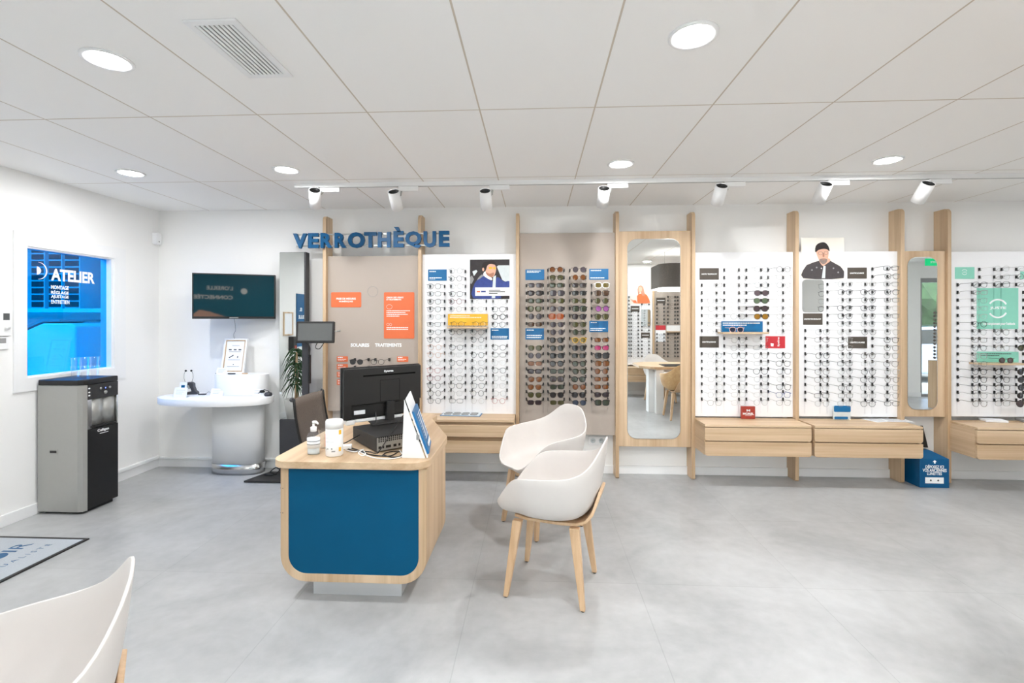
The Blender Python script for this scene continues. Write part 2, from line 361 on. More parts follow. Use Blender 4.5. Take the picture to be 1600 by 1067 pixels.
# workshop contents
g = thing('workbench', 'long white counter seen through the blue workshop window', 'counter', (-5.0, 4.9, 0))
MB().box(-6.6, -4.0, 4.3, 5.5, .88, .92).build('worktop', 'white', g, bevel=.004)
MB().box(-6.6, -4.05, 4.36, 5.5, .001, .879).build('cabinet', 'grey', g)
g = thing('lens_edger', 'large pale rounded machine on the workshop counter, lower left behind blue glass', 'machine', (-4.75, 4.5, .92))
pts = [(-5.35, .921), (-4.44, .921), (-4.44, 1.42), (-4.50, 1.45), (-4.78, 1.45), (-4.95, 1.38), (-5.35, 1.36)]
MB().prism(pts, 'xz', 4.42, 4.9).build('housing', 'white', g, bevel=.02, seg=3)
MB().prism([(-5.34, 1.375), (-4.96, 1.395), (-4.79, 1.465), (-4.6, 1.465), (-4.62, 1.485), (-4.8, 1.485), (-5.0, 1.41), (-5.34, 1.39)], 'xz', 4.43, 4.88).build('lid', 'grey', g)
MB().box(-5.2, -4.93, 4.41, 4.42, .93, 1.2).build('door', 'blacksoft', g)
g = thing('wall_shelf', 'pale shelf across the workshop behind the blue glass', 'shelf', (-5, 5.0, 1.55))
MB().box(-6.8, -4.1, 4.75, 5.5, 1.56, 1.60).build('board', 'white', g)
for k, (pa, pb) in enumerate(((49, 70), (76, 97), (101, 125))):
    x = at_y(pa, 430, 4.85).x; x2 = at_y(pb, 430, 4.85).x
    MB().box(x, x2, 4.85, 5.3, 1.6, 2.34).build('drawer_tower', 'pale', None, loc=(x, 4.85, 1.6))
    tag(bpy.context.scene.collection.objects[-1], None)
tw = [q for q in C.objects if q.name.startswith('drawer_tower')]
for q, pos in zip(tw, ('leftmost', 'middle', 'rightmost')):
    tag(q, f'{pos} of the three tall dark drawer towers behind the blue glass', 'drawers', 'drawer towers in the workshop')
    f_ = MB()
    for i in range(9): f_.box(q.location.x + .012, q.location.x + q.dimensions.x - .012, 4.84, 4.85, 1.62 + i * .072, 1.675 + i * .072)
    f_.build('drawer_fronts', 'darkgrey', q)
q = MB().box(-4.58, -4.22, 4.95, 5.4, 1.6, 2.4).build('wall_cabinet', 'pale', None, loc=(-4.3, 5.1, 1.6), bevel=.004)
tag(q, 'upright cabinet right of the drawer towers behind the blue glass', 'cabinet')
q = MB().box(-4.41, -4.08, 4.38, 4.8, .921, 1.02).box(-4.40, -4.1, 4.36, 4.5, 1.02, 1.035).build('instrument_tray', 'pale', None, loc=(-4.3, 4.5, .92), bevel=.004)
tag(q, 'flat pale tray right of the big machine behind the blue glass', 'tray')

def area(name, loc, size, watt, col=(.97, .99, 1), rot=(0, 0, 0), parent=None, shape='DISK'):
    l = bpy.data.lights.new(name, 'AREA'); l.shape = shape; l.size = size; l.energy = watt; l.color = col
    if shape == 'RECTANGLE': l.size_y = size
    ob = bpy.data.objects.new(name, l); C.objects.link(ob); ob.location = loc; ob.rotation_euler = rot
    if parent: ob.parent = parent; ob.location = Vector(loc) - wloc(parent)
    return ob

# ------------------------------------------------------------------ downlights
def downlight(x, y, watt, label, group):
    t_ = thing('ceiling_downlight', label, 'ceiling light', (x, y, CEIL), 0, group)
    ring = MB(); n = 32
    ring.lathe([(.094, 0), (.093, -.006), (.086, -.009), (.073, -.005), (.072, -.001)], (x, y, CEIL), n)
    ring.build('trim_ring', 'white', t_)
    MB().lathe([(.0001, -.0035), (.0725, -.0035)], (x, y, CEIL), n).build('diffuser', 'lamp', t_)
    area('lamp_light', (x, y, CEIL - .014), .07, watt, parent=t_)
DL = [(168, 93, 'large-looking lit round downlight at upper left, nearest the ceiling vent'), (1083, 55, 'lit round downlight at the top of the photo, right of centre'),
      (204, 270, 'small lit round downlight above the blue workshop window'), (447, 265, 'lit round downlight at the left end of the spotlight track'),
      (970, 256, 'lit round downlight just above the track, nearest the middle'), (1387, 250, 'lit round downlight just above the track at far right')]
dpos = []
for px, py, lb in DL:
    p = at_z(px, py, CEIL); dpos.append(p); downlight(p.x, p.y, E_DOWN * (.8 if px in (447, 204) else 1), lb, 'round recessed downlights')
for (x, y) in ((4.4, 3.3), (6.8, 3.3), (3.3, 1.4), (5.7, 1.4), (8.2, 1.4), (2.1, -.1), (-1.2, .5), (-3.0, .4), (.6, .6)):
    downlight(x, y, E_ROOM2 if x > 3.8 else E_DOWN * .8, 'lit round downlight of the ceiling part outside the photo, over the shop floor', 'round downlights out of the view')
area('workshop_light', (-5.0, 3.3, CEIL - .02), 1.6, 105, (1, 1, 1))

# vent
vx = [at_z(*p, CEIL) for p in ((282, 31), (370, 27), (457, 119), (390, 120))]
x0 = min(vx[0].x, vx[3].x); x1 = max(vx[1].x, vx[2].x); y1 = (vx[2].y + vx[3].y) / 2; y0 = (vx[0].y + vx[1].y) / 2
x0 = (vx[0].x + vx[3].x) / 2; x1 = (vx[1].x + vx[2].x) / 2
g = thing('ceiling_vent', 'white slatted air vent in the ceiling at upper left', 'air vent', ((x0 + x1) / 2, (y0 + y1) / 2, CEIL))
MB().ring([(x0, y0), (x1, y0), (x1, y1), (x0, y1)], [(x0 + .03, y0 + .03), (x1 - .03, y0 + .03), (x1 - .03, y1 - .03), (x0 + .03, y1 - .03)], 'xy', CEIL - .008, CEIL).build('frame', 'white', g, bevel=.003)
MB().box(x0 + .03, x1 - .03, y0 + .03, y1 - .03, CEIL - .002, CEIL - .001).build('backing', 'void', g)
sl = MB(); ns = 8
for i in range(ns):
    xa = x0 + .03 + (x1 - x0 - .06) * (i + .16) / ns; sl.box(xa, xa + (x1 - x0 - .06) / ns * .64, y0 + .03, y1 - .03, CEIL - .007, CEIL - .003)
sl.build('slats', 'white', g)

# ------------------------------------------------------------------ spotlight track
ty = at_z(900, 281, CEIL).y
tx0 = at_z(452, 286, CEIL - .02).x
g = thing('lighting_track', 'long white lighting track running across the ceiling', 'lighting track', (1.5, ty, CEIL))
MB().box(tx0, 7.5, ty - .018, ty + .018, CEIL - .034, CEIL).build('rail', 'white', g, bevel=.002)
MB().box(tx0 + .02, 7.48, ty - .004, ty + .004, CEIL - .0355, CEIL - .034).build('slot', 'grey', g)
ordn = ['first', 'second', 'third', 'fourth', 'fifth', 'sixth', 'seventh']
near_sp = ['above the start of the blue sign letters', 'above the middle of the blue sign letters', 'above the driver poster', 'above the beige sunglasses board', 'right of the tall mirror', 'above the beanie poster', 'above the narrow mirror at far right']
for i, (pt, pb) in enumerate((((492, 297), (487, 319)), ((615, 299), (618, 320)), ((758, 298), (763, 319)), ((944, 294), (936, 317)), ((1128, 290), (1118, 313)), ((1291, 287), (1276, 312)), ((1451, 286), (1436, 311)))):
    yh = ty
    top = at_y(pt[0], pt[1], yh - .04); 
    t_ = 43 * PI / 180
    ax = Vector((-.28 if i == 0 else .0, math.sin(t_), -math.cos(t_))).normalized()
    g = thing('track_spotlight', f'white cylindrical track spotlight {near_sp[i]}', 'spotlight', (top.x + .05, yh, CEIL - .034), 0, 'white spotlights on the ceiling track')
    n_ = 24; hd = MB(); L = .155; R = .047
    def circ(c, r):
        a = ax.orthogonal().normalized(); b_ = ax.cross(a); return [c + (a * math.cos(2 * PI * j / n_) + b_ * math.sin(2 * PI * j / n_)) * r for j in range(n_)]
    rows = [circ(top, R - .006), circ(top, R), circ(top + ax * L, R), circ(top + ax * L, R - .005), circ(top + ax * (L - .03), R - .008)]
    vs = [p for r0 in rows for p in r0]; fs = [(a * n_ + j, a * n_ + (j + 1) % n_, (a + 1) * n_ + (j + 1) % n_, (a + 1) * n_ + j) for a in range(4) for j in range(n_)]
    hd.add(vs, fs, 0, True); hd.build('lamp_head', 'white', g, bevel=0)
    MB().add(circ(top + ax * .004, R - .004) + circ(top + ax * .02, R - .014), [(j, (j + 1) % n_, n_ + (j + 1) % n_, n_ + j) for j in range(n_)] + [list(range(n_, 2 * n_))], 0).build('heat_sink', 'black', g)
    MB().add(circ(top + ax * (L - .03), R - .009), [list(range(n_))]).build('lens', 'lamp', g)
    MB().box(top.x + .03, top.x + .19, yh - .016, yh + .016, CEIL - .072, CEIL - .036).build('adapter', 'white', g, bevel=.003)
    MB().tube([(top.x + .055, yh, CEIL - .06), top + ax * .035 + Vector((.05, 0, .0))], .008).tube([top + ax * .035 + Vector((.05, 0, 0)), top + ax * .035], .008).build('bracket', 'silver', g)
    l = bpy.data.lights.new('spot_lamp', 'SPOT'); l.energy = E_SPOT; l.spot_size = math.radians(100); l.spot_blend = .9; l.shadow_soft_size = .05; l.color = (1, .985, .97)
    ob = bpy.data.objects.new('spot_lamp', l); C.objects.link(ob); ob.parent = g; ob.location = top + ax * (L + .004) - g.location
    aim = Vector((-.55 if i == 0 else 0, .62, -.85)).normalized(); ob.rotation_euler = aim.to_track_quat('-Z', 'Y').to_euler()
#@@PART2@@
# ------------------------------------------------------------------ oak posts on the back wall
FT = .032
fin_px = [(504, 337), (653, 335), (806, 332), (962, 329), (1081, 330), (1243, 328), (1408, 325), (1481, 325)]   # left px of the front edge, top px
FX = []
fin_lb = ['below the first blue sign letters', 'behind the last letters of the blue sign', 'between the white board and the beige sunglasses board',
          'left of the tall mirror', 'right of the tall mirror', 'left of the beanie poster', 'left of the narrow mirror', 'right of the narrow mirror']
for (px, py), lb in zip(fin_px, fin_lb):
    p = at_y(px, py, YFIN); x = p.x; FX.append(x); top = p.z
    prof = [(YW - .0165, 0), (YFIN + .012, 0), (YFIN, .012)] + [(YFIN + .045 - .045 * math.cos(a), top - .045 + .045 * math.sin(a)) for a in [PI / 2 * k / 6 for k in range(7)]] + [(YW, top), (YW, .08), (YW - .0165, .08)]
    o = MB().prism(prof, 'yz', x, x + FT).build('wooden_post', 'wood_z', None, loc=(x, YFIN, 0), bevel=.003)
    tag(o, f'tall oak post with rounded top, {lb}', 'wooden post', 'oak posts along the back wall')

# ------------------------------------------------------------------ display boards
def board(name, label, x0, x1, z0, z1, mat, y=YP, cat='display board'):
    o = MB().box(x0, x1, y, y + .02, z0, z1).build(name, mat, None, loc=((x0 + x1) / 2, y, z0), bevel=.002)
    tag(o, label, cat)
    MB().box(x0 + .1, x0 + .14, y + .02, YW - .002, z0 + .1, z1 - .1).box(x1 - .14, x1 - .1, y + .02, YW - .002, z0 + .1, z1 - .1).build('wall_batten', 'wood_z', o)
    return o
def zof(py, px, y=YP): return at_y(px, py, y).z
e = .001
bA = board('testing_board', 'tall beige board with orange panels behind the monitor', FX[0] + FT + e, FX[1] - e, zof(642, 520), zof(400, 580), 'beige')
bB = board('display_board', 'white board of spectacles between sign letters and sunglasses board', FX[1] + FT + e, FX[2] - e, zof(651, 730), zof(397, 730), 'white_board')
bC = board('display_board', 'beige board carrying four columns of sunglasses', FX[2] + FT + e, FX[3] - e, zof(679, 880), zof(364, 880), 'beige')
bE = board('display_board', 'white board of spectacles just right of the tall mirror', FX[4] + FT + e, FX[5] - e, zof(651, 1160), zof(394, 1160), 'white_board')
bF = board('display_board', 'white board of spectacles below the poster of the man in a beanie', FX[5] + FT + e, FX[6] - e, zof(651, 1320), zof(393, 1320), 'white_board')
bH = board('display_board', 'white board with mint green poster at the right edge', FX[7] + FT + e, FX[7] + 1.15, zof(651, 1540), zof(393, 1540), 'white_board')
for o_ in (bB, bC, bE, bF, bH): o_['group'] = 'eyewear display boards on the back wall'

# mirrors in oak panels
def mirror_panel(label, x0, x1, ptop, pbot, mpx, mpy, r, y=4.555):
    xm = (x0 + x1) / 2; pxm = sum(mpx) / 2
    z1, z0 = at_y(pxm, ptop, y).z, at_y(pxm, pbot, y).z
    g = thing('wall_mirror', label, 'mirror', (xm, y, z0), 0, 'mirrors in oak panels')
    MB().box(x0, x1, y, y + .022, z0, z1).build('panel', 'wood_z', g, bevel=.002)
    a, b_ = at_y(mpx[0], mpy[0], y), at_y(mpx[1], mpy[1], y)
    out = rrect(a.x, b_.x, b_.z, a.z, r); inn = rrect(a.x + .004, b_.x - .004, b_.z + .004, a.z - .004, r - .004)
    MB().prism(out, 'xz', y - .005, y - .0005).build('mirror_edge', 'steel', g)
    MB().prism(inn, 'xz', y - .0055, y - .001).build('mirror_glass', 'mirror', g)
mirror_panel('tall mirror with rounded corners in an oak panel, reflecting a pendant lamp', FX[3] + FT + e, FX[4] - e, 361, 698, (980, 1063), (373.5, 686), .085)
mirror_panel('narrow mirror with rounded corners in an oak panel, reflecting a parked car', FX[6] + FT + e, FX[7] - e, 392, 651, (1417.5, 1464), (402, 640), .075)

# ------------------------------------------------------------------ eyewear: library of front shapes
def lens_outline(shape, n=28):
    pts = []
    for k in range(n):
        a = 2 * PI * k / n; c, s = math.cos(a), math.sin(a)
        sp = lambda v, q: math.copysign(abs(v) ** q, v)
        if shape == 'round': x, z = .0235 * c, .0225 * s
        elif shape == 'panto': x, z = .0255 * sp(c, .85), (.0195 if s > 0 else .0235) * sp(s, .8 if s > 0 else 1)
        elif shape == 'rect': x, z = .0265 * sp(c, .6), .0175 * sp(s, .62)
        elif shape == 'square': x, z = .028 * sp(c, .68), .0225 * sp(s, .62)
        elif shape == 'aviator': x, z = .0275 * sp(c, .9) * (1 + .07 * s), (.021 if s > 0 else .026) * sp(s, .75 if s > 0 else 1); 
        else: x, z = .0275 * sp(c, .75), (.019 + .004 * c) * sp(s, .7)      # cat eye, outer side up
        pts.append((x, z))
    return pts
LIB = {}
def glasses_meshes(shape, thick):
    key = (shape, thick)
    if key in LIB: return LIB[key]
    r = {'wire': .0009, 'thin': .0017, 'thick': .0030}[thick]
    out = lens_outline(shape); yf = -.148; zc = -.013; cx = .0335
    fr = MB()
    for sd in (-1, 1):
        fr.tube([(sd * (cx + x), yf + .004 * (x / .03) ** 2, zc + z) for x, z in out], r, 6 if thick != 'wire' else 5, closed=True)
    bz = zc + .006
    xi = cx - max(p[0] for p in out)
    fr.tube([(-xi - .002, yf, bz - .002), (-xi * .5, yf - .002, bz + .003), (xi * .5, yf - .002, bz + .003), (xi + .002, yf, bz - .002)], r * 1.05, 6)
    xo = cx + max(p[0] for p in out)
    for sd in (-1, 1): fr.tube([(sd * (xo - .003), yf + .002, zc + .012), (sd * .0675, yf + .004, zc + .0135), (sd * .0685, yf + .010, zc + .0135)], r * 1.1, 6)
    ls = MB(); ls.add([(x, .004 * (x / .03) ** 2 * .5, z) for x, z in out] + [(0, -.001, 0)], [(k, (k + 1) % len(out), len(out)) for k in range(len(out))], 0, True)
    tp = MB(); tp.tube([(0, yf + .008, .0), (0, -.09, .001), (0, -.045, .0005), (0, -.028, -.004), (-0.002, -.010, -.022)], [r, r * .95, r * .9, r * 1.15, r], 6)
    LIB[key] = (fr, ls, tp, yf, zc, cx)
    return LIB[key]
PROTO = {}; FIRST = set()
def setmats(o, mname):
    o.material_slots[0].link = 'OBJECT'; o.material_slots[0].material = mname
FM = {}
def fmat(rgb, rough=.3, metal=0):
    k = (rgb, rough, metal)
    if k not in FM: FM[k] = plain('frame %02x%02x%02x' % rgb, srgb(*rgb), rough, metal, var=.1, scale=300)
    return FM[k]
LM = {}
def lmat(rgb, dens):
    """sun lens: coloured, partly see-through"""
    k = (rgb, dens)
    if k not in LM:
        m = bpy.data.materials.new('sun lens %02x%02x%02x' % rgb); m.use_nodes = True; t = m.node_tree; b = t.nodes['Principled BSDF']
        rgb = tuple(v * .74 + .06 * sum(rgb) / 3 for v in rgb); b.inputs['Base Color'].default_value = srgb(*rgb); b.inputs['Roughness'].default_value = .06; b.inputs['Coat Weight'].default_value = .5
        tr = t.nodes.new('ShaderNodeBsdfTransparent'); c = srgb(*rgb); tr.inputs[0].default_value = (min(1, c[0] * 1.6), min(1, c[1] * 1.6), min(1, c[2] * 1.6), 1)
        mx = t.nodes.new('ShaderNodeMixShader'); mx.inputs[0].default_value = dens; o_ = t.nodes['Material Output']
        t.links.new(tr.outputs[0], mx.inputs[1]); t.links.new(b.outputs[0], mx.inputs[2]); t.links.new(mx.outputs[0], o_.inputs[0]); LM[k] = m
    return LM[k]
def glasses(loc, shape, thick, fm, lm, label, cat, group, tm=None, name='spectacles', rotz=0, scale=1.0):
    key = (shape, thick, name)
    if key not in PROTO:
        fr, ls, tp, yf, zc, cx = glasses_meshes(shape, thick)
        root = fr.build(name, 'black', None, local=True)
        for sd in (-1, 1):
            l = ls.build('lens', 'lens', root, local=True); l.location = (sd * cx, yf + .001, zc)
            t_ = tp.build('temple', 'black', root, local=True); t_.location = (sd * .068, 0, .0)
        for q in [root] + list(root.children):
            q.material_slots[0].link = 'OBJECT'
        PROTO[key] = root; FIRST.add(key)
    root = PROTO[key]
    if key in FIRST: FIRST.discard(key); o = root
    else: o = copy_tree(root)
    o.location = loc; o.rotation_euler = (0, 0, rotz); o.scale = (scale * 1.04, scale, scale * 1.12)
    o.material_slots[0].link = 'OBJECT'; o.material_slots[0].material = fm
    for ch in o.children:
        ch.material_slots[0].link = 'OBJECT'; ch.material_slots[0].material = lm if ch.name.startswith('lens') else (tm or fm)
    tag(o, label, cat, group); return o

RANK = ['top', 'second', 'third', 'fourth', 'fifth', 'sixth', 'seventh', 'eighth', 'ninth', 'tenth', 'eleventh', 'twelfth', 'thirteenth', 'fourteenth', 'fifteenth', 'sixteenth', 'seventeenth', 'eighteenth']
PEG = [None]
def rack(pxl, pxr, row_px, rows, colname, where, group, y=YP):
    """two clear rods on the board with a black peg at both sides of every row"""
    a = at_y(pxl, row_px(0), y); b_ = at_y(pxr, row_px(0), y)
    zt = at_y(pxl, row_px(rows[0]) - 5, y).z; zb = at_y(pxl, row_px(rows[-1]) + 22, y).z
    g = thing('eyewear_rack', f'pair of clear rods with black pegs, {colname} column of {where}', 'eyewear rack', ((a.x + b_.x) / 2, y, zb), 0, group)
    for x in (a.x, b_.x):
        MB().box(x - .005, x + .005, y - .0035, y - .0005, zb, zt).build('clear_rod', 'rod', g, bevel=.001)
    for r_ in rows:
        for x in (a.x, b_.x):
            z = at_y(pxl, row_px(r_), y).z
            if PEG[0] is None:
                PEG[0] = MB().box(-.006, .006, -.014, -.0035, -.014, .014).box(-.006, .006, -.020, -.012, -.014, -.008).build('peg', 'black', g, local=True, bevel=.001)
                p = PEG[0]
            else: p = PEG[0].copy(); C.objects.link(p); p.parent = g
            p.location = Vector((x, y, z)) - g.location
    return a.x, b_.x
GREYS = [(60, 60, 64), (105, 105, 108), (140, 138, 136), (160, 158, 158), (120, 112, 108), (180, 176, 172), (88, 90, 96)]
COLN = {(60, 60, 64): 'charcoal', (105, 105, 108): 'grey', (140, 138, 136): 'pale grey', (160, 158, 158): 'pale grey', (120, 112, 108): 'taupe', (180, 176, 172): 'silvery', (88, 90, 96): 'slate',
        (20, 20, 22): 'black', (120, 40, 55): 'wine red', (190, 130, 130): 'pink', (205, 170, 150): 'peach', (40, 60, 130): 'blue', (70, 45, 30): 'tortoise brown', (232, 232, 232): 'clear'}
SHN = {'round': 'round', 'panto': 'oval', 'rect': 'rectangular', 'square': 'square', 'aviator': 'aviator', 'cat': 'cat-eye'}
def fill(cols, row_px, where, group, styles, pick, rackgroup, sun=False):
    n = 0; names = ['left', 'second', 'third', 'right'] if len(cols) == 4 else ['left', 'second', 'third']
    for ci, (pxl, pxr, rows) in enumerate(cols):
        xa, xb = rack(pxl, pxr, row_px, rows, names[ci], where, rackgroup)
        for r_ in rows:
            st = styles.get((ci, r_)) or pick(ci, r_)
            if st is None: continue
            shape, thick, frgb, lrgb, dens = st
            z = at_y(pxl, row_px(r_), YP).z
            lm = M['lens'] if lrgb is None else lmat(lrgb, dens)
            cn = COLN.get(frgb, 'dark'); nm = 'spectacles' if lrgb is None else 'sunglasses'
            if lrgb is not None: cn = LCN.get(lrgb, 'grey') + ' lensed' if frgb not in ODD else ODD[frgb]
            lab = f'{cn} {SHN[shape]} {nm}, {RANK[r_]} row, {names[ci]} column, {where}'
            glasses(((xa + xb) / 2 + random.uniform(-.001, .001), YP - .006, z + .006), shape, thick, fmat(frgb, .3), lm, lab, 'glasses', group, name=nm,
                    rotz=random.uniform(-.03, .03)); n += 1
    return n
LCN = {(92, 82, 92): 'grey', (96, 92, 52): 'olive', (150, 84, 30): 'brown', (74, 82, 64): 'green', (74, 60, 66): 'plum', (60, 58, 60): 'dark', (200, 110, 200): 'violet', (225, 60, 130): 'pink', (190, 90, 30): 'orange',
       (190, 130, 20): 'amber', (108, 130, 100): 'green', (118, 100, 106): 'mauve', (88, 72, 78): 'grey', (58, 70, 96): 'blue', (138, 120, 60): 'khaki', (96, 66, 48): 'brown'}
ODD = {(245, 245, 245): 'white framed', (195, 80, 40): 'orange framed', (205, 160, 50): 'yellow framed'}

R_ = random.Random(5)
def pickB(ci, r):
    sh = R_.choice(['panto', 'round', 'panto', 'rect']); q = R_.random()
    if q < .52: return (sh, 'wire', R_.choice(GREYS[1:]), None, 0)
    if q < .86: return (sh, 'thin', R_.choice(GREYS[:3] + [(88, 90, 96)]), None, 0)
    return (sh, 'thin', (20, 20, 22), None, 0)
BK = (20, 20, 22)
stB = {(0, 9): ('round', 'thin', BK, None, 0), (0, 13): ('panto', 'thin', (190, 130, 130), None, 0), (0, 14): ('panto', 'thin', (120, 40, 55), None, 0), (0, 15): ('round', 'thin', BK, None, 0),
       (0, 10): ('round', 'thin', (205, 170, 150), None, 0), (0, 11): ('round', 'thin', (205, 170, 150), None, 0), (0, 5): ('panto', 'thin', (60, 60, 64), None, 0),
       (1, 3): ('panto', 'thin', (60, 60, 64), None, 0), (1, 4): ('round', 'thin', (120, 40, 55), None, 0), (1, 15): ('panto', 'thin', (60, 60, 64), None, 0), (1, 10): ('panto', 'thin', BK, None, 0), (1, 12): ('panto', 'thin', (60, 60, 64), None, 0),
       (2, 11): ('round', 'thin', BK, None, 0), (2, 14): ('panto', 'thin', BK, None, 0), (2, 16): ('round', 'thin', (60, 60, 64), None, 0), (2, 9): ('round', 'thin', (60, 60, 64), None, 0), (3, 6): ('round', 'thick', BK, None, 0), (3, 5): ('panto', 'thin', BK, None, 0),
       (2, 17): ('round', 'wire', (180, 176, 172), None, 0), (3, 17): ('round', 'thin', (190, 130, 130), None, 0)}
fill([(672.5, 695, [2, 3, 4, 5, 6, 7, 8, 9, 10, 11, 12, 13, 14, 15, 16, 17]), (705, 727.5, [0, 1, 2, 3, 4, 5, 8, 9, 10, 11, 12, 13, 14, 15, 16, 17]),
      (738, 760, [4, 5, 8, 9, 10, 11, 12, 13, 14, 15, 16, 17]), (770.5, 792.5, [4, 5, 6, 7, 10, 11, 12, 13, 14, 15, 16, 17])],
     lambda r: 424.3 + 11.55 * r, 'board with driver poster', 'spectacles on the board with the driver poster', stB, pickB, 'racks of the driver poster board')
SUNF = [(30, 26, 24), (48, 36, 30), (20, 20, 22), (55, 50, 36)]
stC = {}
cc = {0: [(2, 'rect', 'G'), (3, 'cat', 'P'), (4, 'rect', 'V'), (5, 'aviator', 'O'), (6, 'round', 'G'), (7, 'rect', 'Q'), (10, 'panto', 'O'), (11, 'round', 'G'), (12, 'rect', 'B'), (13, 'rect', 'P'), (14, 'panto', 'B'), (15, 'panto', 'B'), (16, 'panto', 'O'), (17, 'rect', 'P')],
      1: [(0, 'round', 'B'), (1, 'panto', 'O'), (2, 'rect', 'V'), (3, 'square', 'G'), (4, 'cat', 'O'), (5, 'panto', 'G'), (6, 'square', 'R'), (7, 'panto', 'G'), (8, 'round', 'G'), (9, 'panto', 'D'), (10, 'panto', 'D'), (11, 'cat', 'D'), (12, 'panto', 'D'), (13, 'rect', 'V'), (14, 'square', 'P'), (15, 'rect', 'V'), (16, 'panto', 'D'), (17, 'rect', 'O')],
      2: [(0, 'round', 'G'), (1, 'round', 'B'), (2, 'rect', 'P'), (3, 'rect', 'D'), (4, 'cat', 'O'), (5, 'square', 'V'), (6, 'panto', 'P'), (7, 'panto', 'O'), (8, 'round', 'V'), (9, 'panto', 'Y'), (10, 'panto', 'D'), (11, 'rect', 'D'), (12, 'panto', 'V'), (13, 'panto', 'V'), (14, 'panto', 'V'), (15, 'round', 'B'), (16, 'panto', 'D'), (17, 'panto', 'U')],
      3: [(2, 'square', 'W'), (3, 'square', 'Q'), (4, 'round', 'O'), (5, 'round', 'X'), (6, 'aviator', 'O'), (9, 'rect', 'B'), (10, 'cat', 'K'), (11, 'square', 'D'), (12, 'square', 'B'), (13, 'round', 'B'), (14, 'rect', 'B'), (15, 'rect', 'B'), (16, 'cat', 'P'), (17, 'square', 'V')]}
LT = {'G': (92, 82, 92), 'O': (96, 92, 52), 'B': (150, 84, 30), 'V': (74, 82, 64), 'P': (74, 60, 66), 'D': (60, 58, 60), 'Q': (96, 66, 48), 'X': (200, 110, 200), 'K': (225, 60, 130), 'R': (190, 90, 30), 'Y': (138, 120, 60), 'W': (138, 120, 60), 'U': (58, 70, 96)}
for ci, L_ in cc.items():
    for r, sh, c in L_:
        f_ = R_.choice(SUNF); f_ = {'R': (195, 80, 40), 'Y': (205, 160, 50), 'W': (245, 245, 245)}.get(c, f_)
        stC[(ci, r)] = (sh, 'thick' if c in 'WYDPV' else 'thin', f_, LT[c], .72 if c != 'X' else .6)
fill([(822.5, 849, [q[0] for q in cc[0]]), (856, 881.5, list(range(18))), (890, 915, list(range(18))), (924, 949.5, [q[0] for q in cc[3]])],
     lambda r: 422.5 + 11.8 * r, 'beige board', 'sunglasses on the beige board', stC, lambda *a: None, 'racks of the beige board')
def pickE(ci, r):
    sh = R_.choice(['panto', 'round', 'panto', 'rect']); q = R_.random()
    if q < .75: return (sh, 'wire', R_.choice(GREYS[2:6]), None, 0)
    return (sh, 'wire', R_.choice(GREYS[:2]), None, 0)
stE = {(2, 3): ('panto', 'thin', BK, (118, 100, 106), .7), (2, 4): ('panto', 'thin', (48, 36, 30), (108, 130, 100), .7), (2, 5): ('panto', 'thick', (48, 36, 30), (88, 72, 78), .7), (2, 6): ('panto', 'thin', (48, 36, 30), (190, 130, 20), .8),
       (2, 13): ('panto', 'thin', BK, None, 0), (3, 12): ('panto', 'thin', BK, None, 0), (3, 15): ('panto', 'thin', BK, None, 0), (3, 16): ('panto', 'thin', (40, 60, 130), None, 0), (3, 13): ('panto', 'thin', (105, 105, 108), None, 0), (3, 11): ('panto', 'thin', (105, 105, 108), None, 0),
       (2, 0): ('round', 'wire', (60, 60, 64), None, 0), (3, 0): ('round', 'thin', (60, 60, 64), None, 0), (2, 2): ('round', 'wire', (60, 60, 64), None, 0)}
up = [0, 1, 2, 3, 4, 5, 6]; lo = list(range(11, 18))
fill([(1096, 1119, up[2:] + [7, 8] + lo), (1131, 1154, up + [9, 10] + lo), (1165.5, 1188.5, up + [9, 10] + lo), (1199.6, 1222.7, up + [7, 8] + lo)],
     lambda r: 422 + 11.83 * r, 'board right of tall mirror', 'spectacles on the board right of the tall mirror', stE, pickE, 'racks of the board right of the tall mirror')
def pickF(ci, r):
    sh = R_.choice(['panto', 'round', 'panto', 'rect']); q = R_.random()
    if q < .5: return (sh, 'wire', R_.choice(GREYS), None, 0)
    if q < .88: return (sh, 'thin', R_.choice(GREYS[1:6]), None, 0)
    return (sh, 'thin', (60, 60, 64), None, 0)
stF = {(3, 9): ('panto', 'thin', BK, None, 0), (3, 3): ('panto', 'thin', (60, 60, 64), None, 0), (2, 14): ('panto', 'thin', (60, 60, 64), None, 0), (2, 17): ('panto', 'thin', (60, 60, 64), None, 0), (1, 5): ('panto', 'thin', (60, 60, 64), None, 0)}
fill([(1257.3, 1281, list(range(8, 18))), (1292, 1315.8, list(range(2, 18))), (1327, 1351, list(range(2, 9)) + list(range(11, 18))), (1362, 1385.5, list(range(18)))],
     lambda r: 420.2 + 12.02 * r, 'board under beanie poster', 'spectacles on the board under the beanie poster', stF, pickF, 'racks of the board under the beanie poster')
DK = (58, 60, 62)
stH = {(2, 10): ('round', 'thin', BK, (96, 92, 52), .6), (1, 13): ('round', 'thin', BK, None, 0), (0, 13): ('round', 'thin', BK, None, 0), (0, 14): ('round', 'thin', BK, None, 0), (1, 14): ('round', 'thin', BK, None, 0),
       (0, 7): ('round', 'thin', BK, None, 0), (2, 9): ('round', 'thin', BK, None, 0), (2, 13): ('round', 'thin', BK, (60, 58, 60), .9), (2, 14): ('round', 'thin', BK, (60, 58, 60), .9), (2, 15): ('round', 'thin', BK, (60, 58, 60), .9),
       (2, 16): ('round', 'wire', (60, 60, 64), (60, 58, 60), .8), (2, 17): ('aviator', 'thick', (48, 36, 30), (88, 72, 78), .9), (1, 2): ('square', 'thin', BK, None, 0), (0, 2): ('panto', 'thin', (88, 90, 96), None, 0)}
